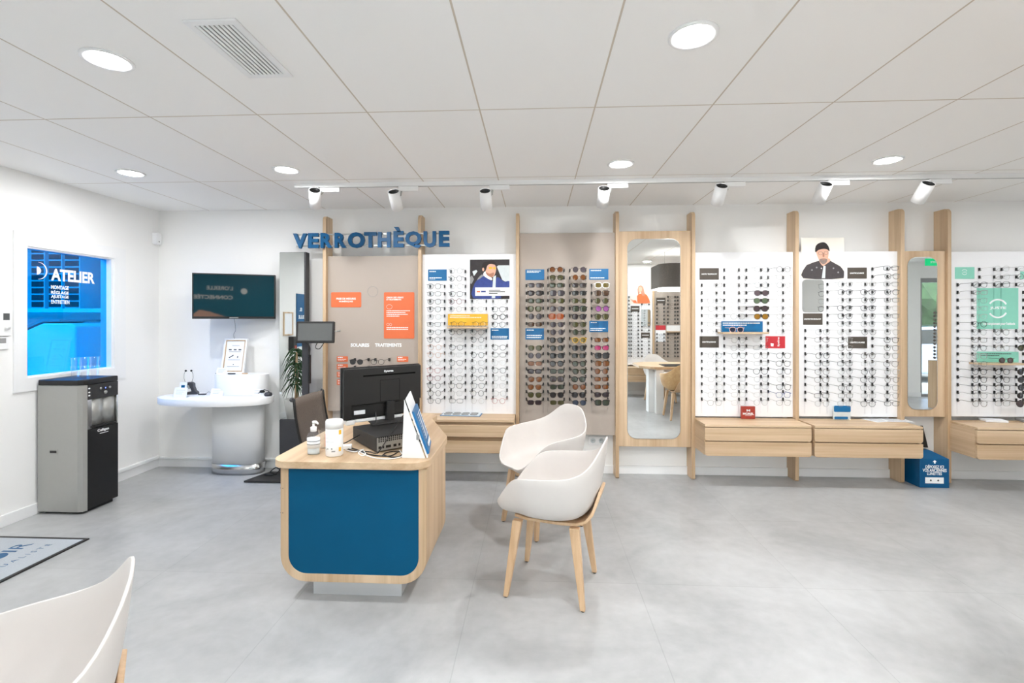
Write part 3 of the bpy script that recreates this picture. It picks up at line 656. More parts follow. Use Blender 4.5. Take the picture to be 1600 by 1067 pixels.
fill([(1495, 1518, list(range(2, 18))), (1529, 1552.3, [0, 1, 2, 8, 9, 10, 13, 14, 15, 16, 17]), (1563.4, 1586.4, [0, 1, 2, 8, 9, 10, 13, 14, 15, 16, 17])],
     lambda r: 421 + 11.97 * r, 'mint poster board', 'spectacles on the board with the mint poster', stH, pickF, 'racks of the mint poster board')
rack(1597.5, 1621, lambda r: 421 + 11.97 * r, list(range(3, 18)), 'rightmost', 'mint poster board', 'racks of the mint poster board')
# two pairs on the beige testing board
def pegpair(pxl, pxr, py, name, col, lm, label):
    a, b_ = at_y(pxl, py, YP), at_y(pxr, py, YP)
    k = 1
    o = MB()
    for p in (a, b_): o.box(p.x - .0055, p.x + .0055, YP - .034, YP - .0005, p.z - .014, p.z + .014)
    o = o.build('glasses_holder', 'black', None, loc=((a.x + b_.x) / 2, YP, a.z), bevel=.001)
    tag(o, f'pair of black pegs holding {label}', 'holder', 'peg pairs on the testing board')
    glasses(((a.x + b_.x) / 2, YP - .03 + .02, a.z + .006), 'panto', 'thin', fmat(col, .3), lm, label, 'glasses', 'glasses on the testing board', name=name)
pegpair(555.5, 577, 561.5, 'sunglasses', BK, lmat((60, 58, 60), .9), 'dark sunglasses under the word SOLAIRES')
pegpair(587.5, 609, 561.5, 'spectacles', BK, M['lens'], 'thin black spectacles under the word TRAITEMENTS')
pegpair(555.5, 577, 573.5, 'sunglasses', BK, lmat((60, 58, 60), .9), 'dark sunglasses just above the monitor edge, mostly hidden')

# ------------------------------------------------------------------ cards and posters on the boards
def card(name, label, cat, px0, py0, px1, py1, mat, lines=(), y=YP, th=.003, group=None, r=0, ink='ink', off=.0005, kind='lettering'):
    """lines: (text or None, px0, py0, px1, py1) in the photo; None makes a row of tiny illegible print"""
    a, b_ = at_y(px0, py0, y), at_y(px1, py1, y); z1 = at_y((px0 + px1) / 2, py0, y).z; z0 = at_y((px0 + px1) / 2, py1, y).z
    yf = y - off - th
    o = MB().prism(rrect(a.x, b_.x, z0, z1, r) if r else [(a.x, z0), (b_.x, z0), (b_.x, z1), (a.x, z1)], 'xz', yf, y - off).build(name, mat, None, loc=((a.x + b_.x) / 2, y, z0))
    tag(o, label, cat, group)
    if lines:
        l = MB()
        for tx, u0, v0, u1, v1 in lines:
            p, q = at_y(u0, v1, yf), at_y(u1, v0, yf)
            if tx: l.text(tx, (p.x, yf, p.z), q.x - p.x, q.z - p.z, bold=.03)
            else:
                x = p.x; rr = random.Random(int(u0 * 7 + v0))
                while x < q.x - .004:
                    w_ = min(rr.uniform(.008, .02), q.x - x); l.box(x, x + w_, yf - .0006, yf, p.z + (q.z - p.z) * .1, q.z); x += w_ + .003
        l.build(kind, ink, o)
    return o
GB = 'blue brand cards among the glasses'
card('brand_card', 'blue card at upper left of the driver poster board', 'card', 669, 421, 698, 438.5, 'card_blue', [(None, 671, 423.5, 681, 425.2), (None, 671, 433.2, 690, 435), (None, 671, 435.8, 680, 436.6)], group=GB)
card('brand_card', 'blue card in the right column of the driver poster board', 'card', 766.6, 512.8, 795.3, 530.3, 'card_blue', [(None, 768.5, 515, 779, 516.7), (None, 768.5, 525, 793, 526.4), (None, 768.5, 527.2, 792, 528.6)], group=GB)
card('brand_card', 'blue card at upper left of the beige sunglasses board', 'card', 821, 421, 850.5, 437.5, 'card_blue', [(None, 823.5, 422.8, 845, 424.2), (None, 823.5, 424.9, 842, 426)], group=GB)
card('brand_card', 'blue card in the left column of the beige board, halfway down', 'card', 821, 513, 850, 530.5, 'card_blue', [(None, 823, 515, 834, 516.6), (None, 823, 523.3, 847, 525), (None, 823, 526.5, 846.5, 528.3)], group=GB)
card('brand_card', 'blue card at upper right of the beige sunglasses board', 'card', 920.6, 420, 950.6, 437, 'card_blue', [(None, 923, 421.8, 940, 423.4), (None, 922.5, 433.3, 945, 435)], group=GB)
card('brand_card', 'blue card in the right column of the beige board, halfway down', 'card', 920.8, 501.5, 950.3, 518.8, 'card_blue', [(None, 923, 503.2, 932.5, 504.8), (None, 922.5, 512.5, 946, 514), (None, 922.5, 515.2, 942, 516.8)], group=GB)
GD = 'brown grey brand cards'
card('brand_card', 'brown grey card at upper left of the board right of tall mirror', 'card', 1093, 419, 1123, 437, 'cardbrown', [('LIGHTEC TECHNOLOGY', 1096, 427, 1120.5, 429.2)], group=GD)
card('brand_card', 'dark card halfway down, left column of the board right of tall mirror', 'card', 1093, 525.3, 1123, 543, 'cardbrown', [('LIGHTECLOUNGE', 1097.5, 533, 1118.5, 535.3)], group=GD)
card('brand_card', 'brown grey card just right of the beanie poster', 'card', 1324, 418, 1354, 435.3, 'cardbrown', [('LIGHTECLOUNGE', 1328, 425.5, 1350, 428)], group=GD)
card('brand_card', 'brown grey card directly under the small square mirror', 'card', 1254.7, 489.6, 1285, 507.4, 'cardbrown', [('LIGHTECTECHNOLOGY', 1256.5, 497.3, 1283, 499.6)], group=GD)
card('brand_card', 'dark card halfway down, third column under the beanie poster', 'card', 1325, 526, 1354.6, 544, 'cardbrown', [('LIGHTECLOUNGE', 1328.5, 533.7, 1351, 536.2)], group=GD)
a = card('brand_card', 'red card with sideways white lettering, board right of tall mirror', 'card', 1196, 525.3, 1226.5, 544, 'red')
l = MB(); p = at_y(1218.5, 541, YP - .0036); l.text('Eyeline', p, .085, .022, (0, 0, 1), (-1, 0, 0)); p = at_y(1208.5, 541, YP - .0036)
l.prism([(p.x - .024, p.z), (p.x, p.z - .002), (p.x + .002, p.z + .026), (p.x - .026, p.z + .03)], 'xz', YP - .0042, YP - .0036)
l.build('lettering', 'ink', a)
def shelf_card(label, px0, py0, px1, py1, mat, lines, shelf, slabel, ink='ink'):
    card('shelf_card', label, 'card', px0, py0, px1, py1, mat, lines, y=YP - .012, th=.003, ink=ink)
    s0, s1, st, sb_ = shelf
    a = at_y(s0, st, YP - .12); b_ = at_y(s1, sb_, YP - .12)
    o = MB().box(a.x, b_.x, YP - .12, YP - .001, a.z - .016, a.z).build('wooden_shelf', 'wood_x', None, loc=((a.x + b_.x) / 2, YP, a.z - .016), bevel=.001)
    tag(o, slabel, 'shelf', 'small oak shelves on the boards'); return a, b_
a, b_ = shelf_card('yellow card on a small shelf, board with driver poster', 700, 490.5, 762, 508.5, 'yellow', [(None, 703, 493, 734, 494), (None, 703, 495.5, 752, 496.6)], (698.5, 761, 510.5, 515), 'small oak shelf under the yellow card')
lab = iter(('dark spectacles standing on the small shelf, left half of yellow card', 'dark spectacles standing on the small shelf, right half of yellow card'))
for px in (715, 749):
    p = at_y(px, 506, YP - .1); glasses((p.x, YP + .05, a.z + .0385), 'panto', 'thin', fmat((60, 50, 30)), M['lens'], next(lab), 'glasses', 'glasses on the small shelves')
a, b_ = shelf_card('blue card with two white text lines on a small shelf', 1127, 502, 1191.5, 518.5, 'card_blue', [(None, 1129.5, 504, 1187.5, 505.7), (None, 1129.5, 507.3, 1167, 508.8)], (1129, 1202, 519, 523), 'small oak shelf under the blue card, right of tall mirror')
p = at_y(1151, 515, YP - .1); glasses((p.x, YP + .05, a.z + .0385), 'panto', 'thick', fmat((205, 170, 170)), lmat((58, 70, 96), .5), 'pinkish thick framed sunglasses on the small shelf before the blue card', 'glasses', 'glasses on the small shelves', name='sunglasses')
a, b_ = shelf_card('mint card with dark print on a small shelf near the right edge', 1526, 549.4, 1591, 566, 'mint', [(None, 1532, 552.3, 1580, 553.3), (None, 1532, 555, 1562, 556)], (1533, 1604, 567.5, 571), 'small oak shelf under the mint card, right edge', ink='ink_dark')
p = at_y(1572, 563, YP - .1); glasses((p.x, YP + .045, a.z + .0385), 'round', 'thin', fmat((70, 45, 30)), lmat((96, 66, 48), .9), 'brown sunglasses on the small shelf before the mint card', 'glasses', 'glasses on the small shelves', name='sunglasses')
# mint poster and card
def smile(l, cx, cy, r, y, w_=.3):
    c = at_y(cx, cy, y); R = r / F * c.y
    for s_ in (1, -1):
        A = [math.radians(q) for q in range(28, 153, 8)]
        l.prism([(c.x + R * math.cos(q), c.z + s_ * R * math.sin(q)) for q in A] + [(c.x + R * .84 * math.cos(q), c.z + s_ * R * .84 * math.sin(q)) for q in A[::-1]], 'xz', y - .0008, y)
o = card('poster', 'square mint green poster with white circle logo behind glasses', 'poster', 1526, 450, 1590.6, 514, 'mint', [('JUSTE', 1546.5, 479, 1572, 484), ('Tout simplement pour l’attitude', 1535, 503.5, 1586, 509)])
l = MB(); smile(l, 1559, 482, 14.5, YP - .0035); l.build('logo', 'ink', o)
o = card('brand_card', 'mint green card at upper left of the rightmost board', 'card', 1491.8, 417.4, 1522, 435.6, 'mint')
l = MB(); smile(l, 1507, 425, 4.2, YP - .0035); p = at_y(1504, 426, YP - .0035); l.text('JUSTE', (p.x, YP - .0035, p.z), .036, .008); l.build('logo', 'ink', o)
card('brand_card', 'mint green card cut by the right edge of the photo', 'card', 1594, 424, 1615, 436, 'mint')

# orange panels and words on the testing board
G = 'orange panels on the testing board'
card('orange_sign', 'small orange panel reading PRISE DE MESURES NUMÉRIQUES', 'sign', 517.5, 456.5, 564.5, 480, 'orange', [('PRISE DE MESURES', 525.5, 465, 556, 468.2), ('NUMÉRIQUES', 530, 469.2, 551.5, 472.6)], r=.012, group=G)
o = card('orange_sign', 'tall orange panel reading CHOIX DES VERRES ET TRAITEMENTS', 'sign', 600, 456.5, 647.5, 529, 'orange',
     [('CHOIX DES VERRES', 604, 463.5, 630.5, 466), ('ET TRAITEMENTS', 604, 466.8, 627, 469.3), (None, 604, 485, 640.5, 486.2), (None, 604, 487.8, 634, 489), (None, 604, 490.6, 637, 491.8), (None, 604, 493.4, 624, 494.6), (None, 604, 511.2, 638, 512.4), (None, 604, 514, 638.5, 515.2)], r=.012, group=G)
l = MB()
for cx, cy, rx, rz, q in ((608.3, 479.3, 4.5, 3.6, 0), (606, 507, 1.9, 1.9, 0), (610.2, 507, 1.9, 1.9, 0)):
    c = at_y(cx, cy, YP - .0036); k = c.y / F
    l.tube([(c.x + rx * k * math.cos(a_), YP - .0036, c.z + rz * k * math.sin(a_)) for a_ in [2 * PI * j / 20 for j in range(20)]], .0011, 5, closed=True)
l.build('pictogram', 'ink', o)
lb = ['top', 'second', 'third', 'lowest']
for i in range(4):
    card('orange_label', f'{lb[i]} of the four small orange labels left of the monitor', 'label', 526.5, 556.5 + 12.15 * i, 543.7, 565 + 12.15 * i, 'orange', [(None, 528, 557.8 + 12.15 * i, 535.5, 559.2 + 12.15 * i), (None, 528, 561 + 12.15 * i, 541, 561.6 + 12.15 * i), (None, 528, 562.6 + 12.15 * i, 538, 563.2 + 12.15 * i)], r=.006, group='small orange labels')
card('orange_label', 'small orange label right of the spectacles, above the monitor', 'label', 620.5, 556.8, 638, 565.3, 'orange', [(None, 622, 557.8, 629, 559.2), (None, 622, 561, 635, 561.6), (None, 622, 562.6, 632, 563.2)], r=.006, group='small orange labels')
def words(label, s, px0, py0, px1, py1):
    p, q = at_y(px0, py1, YP), at_y(px1, py0, YP)
    o = MB().text(s, (p.x, YP - .0005, p.z), q.x - p.x, q.z - p.z, depth=.003, bold=.04).build('sticker_word', 'ink', None, loc=p); tag(o, label, 'lettering', 'white words on the testing board')
words('white word SOLAIRES on the beige testing board', 'SOLAIRES', 548, 536.3, 577, 541.8)
words('white word TRAITEMENTS on the beige testing board', 'TRAITEMENTS', 586, 536.3, 627.5, 541.8)
c = at_y(582.5, 455.5, YP); o = MB().tube([(c.x + .05 * math.cos(a_), YP - .0015, c.z + .05 * math.sin(a_)) for a_ in [2 * PI * j / 32 for j in range(32)]], .0014, 5, closed=True).build('ring_mark', 'grey', None, loc=c)
tag(o, 'thin grey circle high on the beige testing board', 'mark')

# posters with pictures: flat prints made of coloured shapes
class Print:
    def __init__(s, name, label, px0, py0, px1, py1, base, y):
        s.P = (px0, py0, px1, py1); s.y = y
        a, b_ = at_y(px0, py0, y), at_y(px1, py1, y); s.x0, s.x1, s.z0, s.z1 = a.x, b_.x, (b_.z + at_y(px0, py1, y).z) / 2, (a.z + at_y(px1, py0, y).z) / 2
        s.o = MB().box(s.x0, s.x1, y - .003, y - .0005, s.z0, s.z1).build(name, base, None, loc=((s.x0 + s.x1) / 2, y, s.z0)); tag(s.o, label, 'poster')
        s.mb = MB(); s.k = 0; s.mats = []
    def poly(s, pts, mat, smooth=True):
        """pts in 0..1 of the print, x right, y down"""
        if smooth and len(pts) > 3:
            out = []; n = len(pts)
            for i in range(n):
                p0, p1, p2, p3 = [Vector(pts[(i + d) % n]) for d in (-1, 0, 1, 2)]
                for t_ in (0, .33, .66):
                    out.append(tuple(.5 * (2 * p1 + (p2 - p0) * t_ + (2 * p0 - 5 * p1 + 4 * p2 - p3) * t_ ** 2 + (3 * p1 - p0 - 3 * p2 + p3) * t_ ** 3)))
            pts = [(min(1, max(0, a)), min(1, max(0, b_))) for a, b_ in out]
        if mat not in s.mats: s.mats.append(mat)
        s.k += 1; yy = s.y - .003 - .00012 * s.k
        W, H = s.x1 - s.x0, s.z1 - s.z0
        s.mb.add([(s.x0 + u * W, yy, s.z1 - v * H) for u, v in pts], [list(range(len(pts)))], s.mats.index(mat)); return s
    def ell(s, cx, cy, rx, ry, mat, rot=0): return s.poly([(cx + rx * math.cos(a) * math.cos(rot) - ry * math.sin(a) * math.sin(rot), cy + rx * math.cos(a) * math.sin(rot) + ry * math.sin(a) * math.cos(rot)) for a in [2 * PI * j / 14 for j in range(14)]], mat)
    def done(s): s.mb.build('picture', s.mats, s.o); return s.o
P = Print('poster', 'poster of a man in blue jacket and yellow glasses driving a car', 734.5, 405.5, 796, 467, 'cardark', YP - .001)
P.poly([(.68, .18), (.72, .15), (1, .15), (1, .62), (.82, .52)], 'pale', False).poly([(.06, .3), (.16, .26), (.19, .3), (.1, .42)], 'pale', False).poly([(.0, .45), (.05, .4), (.1, .5), (.04, .62), (0, .6)], 'grey', False)
P.poly([(.18, .52), (.3, .38), (.36, .45), (.3, .6)], 'grey').poly([(.08, .98), (.12, .6), (.26, .48), (.36, .42), (.5, .5), (.62, .56), (.7, .44), (.86, .56), (1, .55), (1, .72), (.85, .74), (.8, .98)], 'denim')
P.poly([(.34, .4), (.52, .52), (.56, .48), (.4, .3)], 'ink').poly([(.38, .24), (.42, .14), (.55, .1), (.65, .16), (.66, .28), (.62, .4), (.55, .45), (.44, .38)], 'skin').poly([(.4, .32), (.5, .36), (.6, .33), (.6, .4), (.54, .45), (.44, .4)], 'skin_d')
P.poly([(.3, .22), (.34, .08), (.5, .04), (.64, .06), (.68, .18), (.64, .14), (.52, .11), (.44, .16), (.4, .28), (.35, .26)], 'hair').ell(.335, .25, .025, .045, 'skin').ell(.52, .215, .045, .03, 'yellow').ell(.62, .22, .035, .03, 'yellow')
P.poly([(.59, .44), (.66, .4), (.64, .98), (.55, .98)], 'pale', False).poly([(.78, .93), (1, .93), (.9, 1), (.8, 1)], 'hair', False)
P.poly([(.13, .71), (1, .71), (1, .92), (.13, .92)], 'ink', False).poly([(.17, .80), (.26, .80), (.26, .83), (.17, .83)], 'orange', False).poly([(.28, .795), (.4, .795), (.4, .83), (.28, .83)], 'denim', False)
for v_, u_ in ((.77, .77), (.81, .89), (.85, .7)): P.poly([(.48, v_), (u_, v_), (u_, v_ + .018), (.48, v_ + .018)], 'ink_dark', False)
P.done()
P = Print('poster', 'cream poster of a bearded man with black beanie and glasses', 1251.5, 371.5, 1318.6, 436, 'cream', YP - .002)
P.poly([(.05, .98), (.1, .7), (.2, .63), (.4, .56), (.62, .54), (.8, .63), (.95, .74), (.99, .98)], 'jacket').poly([(.48, .98), (.52, .68), (.57, .68), (.56, .98)], 'pale', False).poly([(.42, .56), (.5, .68), (.58, .64), (.68, .56), (.64, .5), (.44, .5)], 'skin')
P.poly([(.35, .36), (.36, .26), (.5, .22), (.62, .27), (.64, .38), (.62, .52), (.56, .62), (.48, .64), (.42, .55)], 'skin').poly([(.42, .54), (.46, .51), (.52, .50), (.58, .51), (.61, .54), (.58, .61), (.52, .64), (.46, .61)], 'beard').poly([(.33, .35), (.34, .2), (.44, .12), (.56, .12), (.64, .22), (.66, .33), (.6, .28), (.5, .27), (.4, .3)], 'hair')
P.ell(.45, .375, .06, .04, 'beard').ell(.45, .375, .05, .032, 'skin').ell(.58, .37, .055, .04, 'beard').ell(.58, .37, .045, .032, 'skin').ell(.52, .53, .03, .012, 'skin_d').poly([(.505, .38), (.53, .38), (.54, .46), (.5, .46)], 'skin_d').ell(.47, .74, .015, .015, 'ink')
for c_ in ((.25, .78), (.36, .72), (.75, .74), (.86, .84)): P.ell(c_[0], c_[1], .02, .02, 'grey')
P.done()
# small mirror on board F
a, b_ = at_y(1253, 437.3, YP), at_y(1286.8, 487.7, YP)
o = MB().prism(rrect(a.x, b_.x, b_.z, a.z, .03), 'xz', YP - .005, YP - .0005).build('small_mirror', 'mirror', None, loc=((a.x + b_.x) / 2, YP, b_.z)); tag(o, 'small rounded mirror under the beanie poster', 'mirror')

# ------------------------------------------------------------------ wall mounted drawer units
def drawer_unit(label, x0, x1, zt, zb, yf, open_=False):
    g = thing('drawer_cabinet', label, 'drawer cabinet', ((x0 + x1) / 2, yf, zb), 0, 'oak drawer cabinets below the boards')
    yb = YP - .003 if not open_ else YP - .003
    MB().box(x0 + .002, x1 - .002, yf, YP - .001, zt - .02, zt).build('top_panel', 'wood_x', g, bevel=.002)
    MB().box(x0, x0 + .02, yf + .022, YFIN - .001, zb + .004, zt - .0205).box(x1 - .02, x1, yf + .022, YFIN - .001, zb + .004, zt - .0205).box(x0 + .02, x1 - .02, yf + .04, YFIN - .03, zb + .004, zb + .02).box(x0 + .02, x1 - .02, YFIN - .03, YFIN - .001, zb + .02, zt - .021).build('carcass', 'wood_y', g)
    zm = (zt - .02 + zb) / 2 + .004
    gp = .035 if open_ else .005
    for za, zb_, rs in ((zm + .002, zt - .022 - gp * .8, (.022, .022, .002, .002)), (zb, zm - .002 - gp, (.022, .022, .002, .002))):
        MB().prism(rrect(x0, x1, za, zb_, .01, rs=rs), 'xz', yf, yf + .02).build('drawer', 'wood_x', g, bevel=.0015)
    MB().box(x0 + .02, x1 - .02, yf + .0405, yf + .045, zb + .02, zt - .021).build('drawer_box', 'wood_x', g)
YD = 4.262
zt = at_y(1101.5, 663.3, YD).z; zb = at_y(1101.5, 712, YD).z
drawer_unit('oak two-drawer cabinet just right of the tall mirror', at_y(1101.5, 663, YD).x, at_y(1268.3, 663, YD).x, zt, zb, YD)
drawer_unit('oak two-drawer cabinet below the beanie poster', at_y(1273, 663, YD).x, at_y(1442.7, 663, YD).x, zt, zb, YD)
drawer_unit('oak two-drawer cabinet cut by the right edge of the photo', at_y(1527, 663, YD).x, at_y(1527, 663, YD).x + 1.0, zt, zb, YD)
YD2 = YD + .02
drawer_unit('oak cabinet with recessed grips behind the desk corner', FX[1] + .03, FX[2] - .004 , at_y(740, 656, YD2).z, at_y(740, 708, YD2).z, YD2, True)

# items on the drawer units
zE = zt
def on_unit(name, label, cat, px, py, wd, dp, ht, mat, rz=0, bev=.002, y=None):
    p = at_z(px, py, zE + .0005)
    if p.y > 4.53: p = at_y(px, py, 4.53)
    o = MB().box(-wd / 2, wd / 2, -dp / 2, dp / 2, 0, ht).build(name, mat, None, local=True, bevel=bev); o.location = (p.x, p.y, zE + .0005); o.rotation_euler = (0, 0, rz)
    return tag(o, label, cat)
o = on_unit('brand_block', 'small dark red block reading MOREL standing on the oak cabinet', 'sign', 1168.5, 650.5, .125, .02, .115, 'brick')
l = MB(); l.text('MOREL', (-.05, -.0101, .038), .1, .02, bold=.03); l.text('M', (-.016, -.0101, .068), .032, .02, bold=.03); l.box(-.03, .03, -.0106, -.01, .03, .032); l.build('lettering', 'ink', o, local=True)
o = on_unit('mirror_block', 'small rounded blue and white block on the cabinet under the beanie poster', 'block', 1315, 651, .15, .02, .13, 'pale', bev=.006)
MB().prism(rrect(-.074, .074, .072, .129, .012), 'xz', -.0108, -.0101).prism(rrect(-.07, .05, .006, .03, .008), 'xz', -.0108, -.0101).build('picture', 'card_blue', o, local=True)
for k, (px, py, rz, lb) in enumerate(((1372, 655, .3, 'white printed sheet lying on the oak cabinet, left one of two'), (1400, 657, -.1, 'white printed sheet lying on the oak cabinet, nearest the narrow mirror'))):
    o = on_unit('paper_sheet', lb, 'paper', px, py, .21, .15, .0012, 'paper', rz, 0); o['group'] = 'loose sheets on the cabinet'
    l = MB()
    for j in range(6): l.box(-.09, .09 - .03 * (j % 2), -.06 + j * .02, -.054 + j * .02, .0013, .0016)
    l.build('print', 'grey', o, local=True)
    if k: o.location.z += .0025
o = on_unit('booklet', 'white booklet lying on the rightmost oak cabinet', 'booklet', 1552, 657, .16, .11, .018, 'paper', -.25)
o = on_unit('booklet', 'dark edged booklet at the right edge of the photo', 'booklet', 1606, 657, .12, .11, .02, 'grey', -.25)
zB = at_y(740, 656, YD2).z
p = at_z(721, 648, zB)
g = thing('leaflet_tray', 'clear tray of small grey lens samples on a pale blue leaflet', 'tray', (p.x, p.y, zB + .0005), -.05)
MB().box(-.19, .19, -.07, .07, 0, .004).build('leaflet', 'card_blue', g, local=True)
MB().box(-.18, .18, -.065, .065, .004, .006).build('tray', 'pale', g, local=True)
for i in range(4):
    for j in range(2): MB().prism([(-.16 + i * .083 + .034 + .034 * math.cos(a), -.05 + j * .055 + .022 + .02 * math.sin(a)) for a in [2 * PI * q / 14 for q in range(14)]], 'xy', .006, .016).build('lens_sample', 'grey', g, local=True)

# ------------------------------------------------------------------ blue sign on rails across the posts
YS = YFIN - .045
a, b_ = at_y(457, 388, YS), at_y(702.5, 363, YS)
g = thing('sign', 'big blue letters reading VERROTHÈQUE mounted across two oak posts', 'sign', ((a.x + b_.x) / 2, YS, at_y(580, 386.5, YS).z))
edges = [(457.5, 364.5, 479, 388), (481, 364, 497.5, 387.5), (500.5, 363.7, 518.5, 387.3), (522.5, 363.5, 540.5, 387.1), (543, 362.5, 569.5, 387.4), (568.5, 362.2, 588, 386.6), (590, 362, 610, 386.4), (614.5, 354.5, 630.5, 386.2), (633, 361, 658, 387.5), (661.5, 361, 681, 386.2), (685.5, 360.5, 702, 385.3)]
for ch, (u0, v0, u1, v1) in zip('VERROTHÈQUE', edges):
    p, q = at_y(u0, v1, YS), at_y(u1, v0, YS)
    MB().text(ch, (p.x, YS, p.z), q.x - p.x, q.z - p.z, depth=-.028, bold=.045).build('letter', 'blue_sign', g)
for py in (366, 384):
    z = at_y(580, py, YFIN).z; xa = at_y(463, py, YFIN - .01).x; xb = at_y(698, py, YFIN - .01).x
    MB().box(xa, xb, YFIN - .016, YFIN - .001, z - .006, z + .006).build('rail', 'silver', g)
# ------------------------------------------------------------------ desk
TZ = .750; TH = .038
g = thing('reception_desk', 'oak desk with blue front panel and chamfered top', 'desk', (-.96, 2.75, 0))
def arc2(cx, cy, r, a0, a1, n=8): return [(cx + r * math.cos(math.radians(a0 + (a1 - a0) * k / n)), cy + r * math.sin(math.radians(a0 + (a1 - a0) * k / n))) for k in range(n + 1)]
X0, X1, Y0 = -1.395, -.555, 2.432
top = arc2(X0 + .10, Y0 + .10, .10, 180, 270) + arc2(X1 - .10, Y0 + .10, .10, 270, 360) + [(X1, 2.98), (X1 - .012, 3.03), (-.77, 3.54)] + arc2(-.90, 3.60, .15, 20, 90) + [(-1.25, 3.75), (X0, 3.62), (X0, 2.7)]
MB().prism(top, 'xy', TZ - TH, TZ).build('tabletop', 'wood_y', g, bevel=.003)
bx0, bx1, by0, by1, bz0, bz1 = -1.342, -.566, 2.462, 2.985, .112, TZ - TH - .001
MB().ring(rrect(bx0, bx1, bz0, bz1, .13, 8, (.135, .135, .001, .001)), rrect(bx0 + .042, bx1 - .042, bz0 + .042, bz1 - .004, .1, 8, (.095, .095, .001, .001)), 'xz', by0, by1).build('body_shell', 'wood_z', g, bevel=.002)
MB().prism(rrect(bx0 + .0425, bx1 - .0425, bz0 + .0425, bz1 - .0045, .1, 8, (.094, .094, .001, .001)), 'xz', by0 + .003, by0 + .022).build('front_panel', 'blue', g)
MB().prism(rrect(bx0 + .0425, bx1 - .0425, bz0 + .0425, bz1 - .0045, .1, 8, (.094, .094, .001, .001)), 'xz', by1 - .022, by1 - .003).build('back_panel', 'wood_z', g)
MB().box(-1.205, -.72, 2.545, 2.92, 0, bz0 - .001).build('plinth', plain('white satin plinth', srgb(222, 224, 226), .25, metal=.35, var=.01), g, bevel=.002)
MB().box(-1.0, -.86, 3.40, 3.44, 0, TZ - TH - .001).build('leg', 'wood_z', g, bevel=.003)
for z in (.60, .47): MB().box(bx0 - .002, bx0 + .01, by0 + .001, by0 + .005, z - .001, z + .002).box(bx0 + .008, bx0 + .016, by0 - .0006, by0 + .001, z - .0015, z + .0015).build('hinge', 'darkgrey', g)

def at_desk(px, py): return at_z(px, py, TZ)
# sanitizer bottle
p = at_desk(490, 709)
g = thing('pump_bottle', 'clear hand gel pump bottle with white pump at the front left of the desk', 'bottle', (p.x, p.y, TZ + .0005))
MB().lathe([(.0001, 0), (.034, 0), (.035, .008), (.035, .095), (.03, .112), (.014, .12), (.013, .127)], n=24, sy=.75).build('body', 'water', g, local=True)
MB().lathe([(.0001, .001), (.031, .001), (.032, .008), (.032, .045), (.0001, .045)], n=24, sy=.73).build('gel', 'pale', g, local=True)
MB().lathe([(.0353, .035), (.0353, .088)], n=24, sy=.76).build('label_band', 'paper', g, local=True)
MB().lathe([(.0357, .054), (.0357, .057)], n=24, sy=.77).lathe([(.0357, .072), (.0357, .075)], n=24, sy=.77).build('label_print', 'ink_dark', g, local=True)
MB().lathe([(.0001, .124), (.0165, .124), (.0165, .147), (.009, .150), (.006, .152), (.006, .168), (.0001, .168)], n=20).tube([(-.004, 0, .171), (.004, 0, .1735), (.012, -.004, .176), (.030, -.016, .172), (.034, -.019, .166)], [.009, .0095, .008, .005, .004], 8).build('pump', 'white', g, local=True)
# wipes canister
p = at_desk(522.5, 711)
g = thing('wipes_canister', 'white wipes canister with orange marks, next to the pump bottle', 'canister', (p.x, p.y, TZ + .0005))
MB().lathe([(.0001, 0), (.042, 0), (.0455, .006), (.0455, .148), (.0001, .148)], n=32).build('body', 'white', g, local=True)
MB().lathe([(.0001, .1485), (.0465, .1485), (.0465, .186), (.042, .193), (.0001, .194)], n=32).build('lid', 'white', g, local=True)
l = MB()
def onband(z0, z1, a0, a1, R=.0459, n=6):
    A = [math.radians(a0 + (a1 - a0) * k / n) for k in range(n + 1)]
    return [(R * math.cos(a), R * math.sin(a), z0) for a in A] + [(R * math.cos(a), R * math.sin(a), z1) for a in A], [(k, k + 1, n + 2 + k, n + 1 + k) for k in range(n)]
for z0, z1, a0, a1 in ((.118, .142, -38, -18), (.028, .05, -38, -20)): v_, f_ = onband(z0, z1, a0, a1); l.add(v_, f_)
l.build('colour_mark', 'yellow', g, local=True)
l = MB()
for z0, z1, a0, a1 in ((.04, .05, -150, -140), (.035, .044, -132, -126), (.04, .048, -118, -110), (.04, .05, -88, -80), (.028, .034, -86, -62), (.1, .1015, -140, -70), (.08, .0815, -140, -70)): v_, f_ = onband(z0, z1, a0, a1); l.add(v_, f_)
l.build('label_print', 'grey', g, local=True)
# cup
p = at_desk(507, 700)
g = thing('plastic_cup', 'translucent cup with a peach coloured side, behind the pump bottle', 'cup', (p.x, p.y, TZ + .0005))
MB().lathe([(.0001, .001), (.024, .001), (.034, .108), (.0325, .108), (.0225, .004), (.0001, .004)], n=28).build('cup_wall', 'water', g, local=True)
v_, f_ = onband(.012, .085, -60, 20, .0222); MB().add(v_, f_).build('colour_mark', 'orange', g, local=True)

